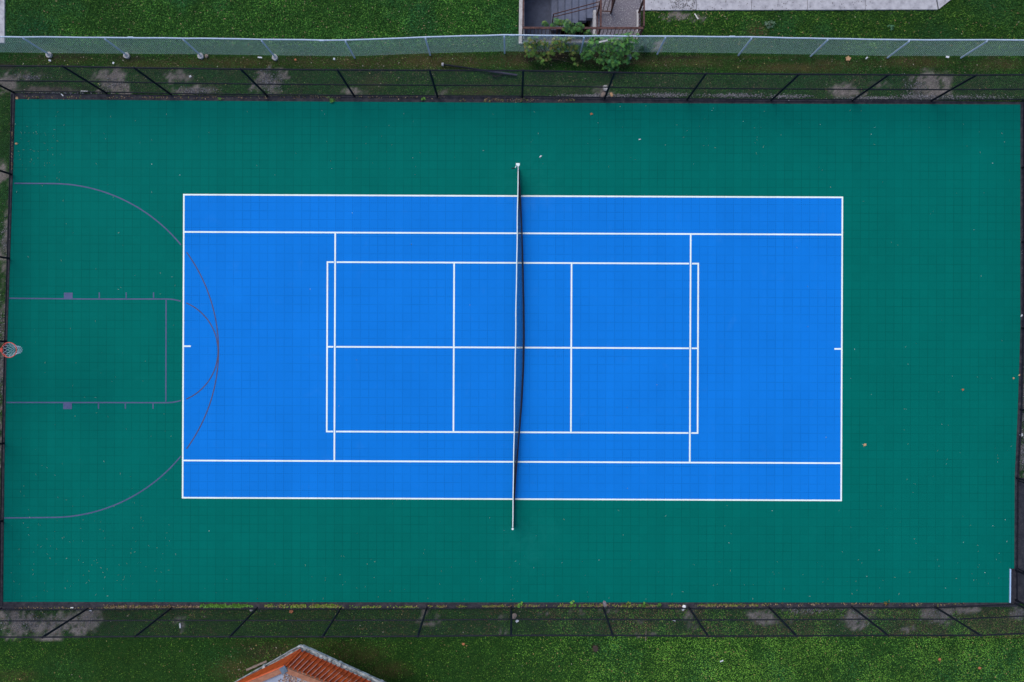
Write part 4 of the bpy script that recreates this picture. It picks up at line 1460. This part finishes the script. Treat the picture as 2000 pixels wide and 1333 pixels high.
scrap(1010, 1213, .11, .09, 30, 'crumpled white paper beside the middle post of the lower fence', z=.02)
scrap(1409, 1291, .12, .05, 20, 'small white strip lying on the lower right lawn', z=.04)
scrap(1055.5, 306.5, .09, .045, 40, 'white scrap on the green court, right of the net winch')
scrap(1249, 273, .07, .03, 10, 'white scrap on green court between net and top fence', )
scrap(122, 186, .13, .035, -45, 'white sliver on the asphalt strip at the top left', z=-.012)
scrap(165, 179, .26, .03, -2, 'long white strip at the foot of the upper fence', z=.0)
scrap(372, 150, .08, .07, 20, 'white scrap behind the upper black fence, beside a bare patch', z=.01)
scrap(222, 124, .07, .06, 60, 'white scrap in dry grass left of the third footing', z=.02)
scrap(508, 113, .16, .05, -5, 'white strip left of the last concrete footing', z=.02)
scrap(653, 116, .07, .08, 80, 'white scrap in the grass strip, right of the footings', z=.02)
scrap(1692, 114, .09, .05, 50, 'curled white scrap at the foot of the silver fence, right of the tan leaf', z=.02)
scrap(1850, 112, .11, .07, -10, 'bright white scrap at the foot of the silver fence, far right', z=.02)
scrap(141, 1187, .11, .05, 10, 'white scrap on asphalt below the lower left court corner', z=-.01)
scrap(177, 1191.5, .10, .09, 0, 'grey-white scrap at the foot of the leftmost lower fence post', z=.0)
scrap(352, 1222, .06, .2, 5, 'white blotchy strip in a bare patch behind the lower fence', z=.01)
scrap(1316, 1212, .11, .03, -15, 'thin white strip along the middle rail of the lower fence', z=.02)
scrap(1994, 1, .1, .06, 15, 'x') if False else None
scrap(98, 119, .06, .09, 75, 'white scrap below the first concrete footing', z=.02)
scrap(1451, 102, .05, .11, 70, 'white tag lying behind a silver fence post', z=.3) if False else None
scrap(1994.5, 617, .09, .05, 60, 'white scrap on asphalt at the right fence, higher one', z=-.01)
scrap(1994, 850, .11, .1, 20, 'round white scrap at the right fence, above the gate', z=-.01)

# broken concrete, stones
def stone(px, py, r, label, mat, sz=(1, .8, .5), seed=0, name='stone', cat='stone', z=.0):
    m_ = MB()
    m_.blob((0, 0, r * sz[2] * .55), r, .16, sz, seed, 1)
    o = m_.build(name, mat)
    o.location = P(px, py, z)
    o.rotation_euler = (0, 0, seed)
    return tag(o, label, cat)


stone(1182, 173.5, .12, 'pale broken concrete lump left of an upper fence post', M['pale_concrete'], seed=2, name='concrete_lump', cat='rubble')
stone(1178, 186, .11, 'tan broken lump at the foot of an upper fence post', M['old_wood'], (1, .7, .4), 4, 'concrete_lump', 'rubble')
stone(1194, 185.5, .09, 'cream and brown rubble right of an upper fence post', M['tan_leaf'], (1, .6, .35), 5, 'rubble', 'rubble')
stone(1336, 1184.5, .07, 'white stone on the lower edge beside a fence post', M['white_scrap'], (1, .9, .6), 6)
stone(1335, 1190, .06, 'flat white stone just beneath the white stone', M['white_scrap'], (1.3, .7, .4), 7)
stone(1181, 1181.5, .14, 'flat grey stone on the lower court edge', M['aggregate'], (1.2, .5, .2), 8, z=-.025)
stone(1004, 1203, .11, 'brown hollow lump beside the middle post of the lower fence', M['old_wood'], (.9, 1.1, .5), 9, 'concrete_lump', 'rubble')
stone(404, 110, .07, 'small brown stone right of the third concrete footing', M['old_wood'], (1, .9, .6), 10)
stone(1229, 113, .10, 'blue-grey stone at the right foot of the large bush', M['grey_cap'], (1.1, .8, .5), 11)
stone(1163, 1267, .11, 'small brown molehill in the lower lawn', M['earth'], (1, 1, .35), 12, 'molehill', 'molehill', z=-.01)
stone(491, 1191.5, .06, 'pale stone at the third post of the lower fence', M['pale_concrete'], (1, .8, .6), 13)

# long black pipe lying in the grass
a, b = P(866.5, 126.5, .07), P(1009, 147, .06)
t = thing('black_pipe', tuple(a), 'long black pipe lying in the grass behind the upper fence', 'pipe')
m_ = MB(); m_.tube(a, a.lerp(b, .6), .030, 10); m_.build('pipe_body', M['black_metal'], t)
m_ = MB(); m_.tube(a.lerp(b, .56), b, .036, 10); m_.tube(b, b + (b - a).normalized() * .02, .042, 10); m_.build('sleeve', M['pipe_grey'], t)
m_ = MB(); dd = (b - a).normalized(); m_.tube(a - dd * .07, a, .055, 12, r1=.06); m_.build('end_cap', M['pale_concrete'], t)
m_ = MB()
pts = [P(962 + 23 * u, 147.5 + 2.5 * math.sin(u * 5), .03 + .03 * math.sin(u * 3.1)) for u in [k / 10 for k in range(11)]]
m_.path(pts, .035, 8, r1=.02)
tag(m_.build('hose_scrap', M['near_black']), 'short dark piece of hose beneath the long black pipe', 'hose')


def stick(px0, py0, px1, py1, wd, label, mat, z=.03, name='wood_stick', cat='stick'):
    a, b = P(px0, py0, z), P(px1, py1, z + .01)
    m_ = MB()
    n = 6
    rr = random.Random(int(px0))
    pts = [a.lerp(b, k / n) + Vector((rr.uniform(-.005, .005), rr.uniform(-.005, .005), 0)) for k in range(n + 1)]
    for p, q in zip(pts[:-1], pts[1:]):
        m_.beam(p, q, wd * rr.uniform(.85, 1.1), wd * .45)
    return tag(m_.build(name, mat), label, cat)


stick(1356.5, 27.5, 1363.5, 37.5, .04, 'pale wooden stick in the grass below the sidewalk', M['pale_wood'])
stick(481, 1309, 521, 1292, .07, 'weathered wooden board lying beside the left gutter', M['old_wood'], name='wood_board', cat='board')
stick(1170, 83, 1187, 79, .05, 'pale broken branch lying across the large green bush', M['pale_wood'], z=1.15, name='broken_branch', cat='branch')
stick(1262, 1232, 1261, 1252, .02, 'thin pale stake standing out below a lower fence post', M['old_wood'], z=.05)

for o in bpy.data.objects:
    if '_w' in o: del o['_w']
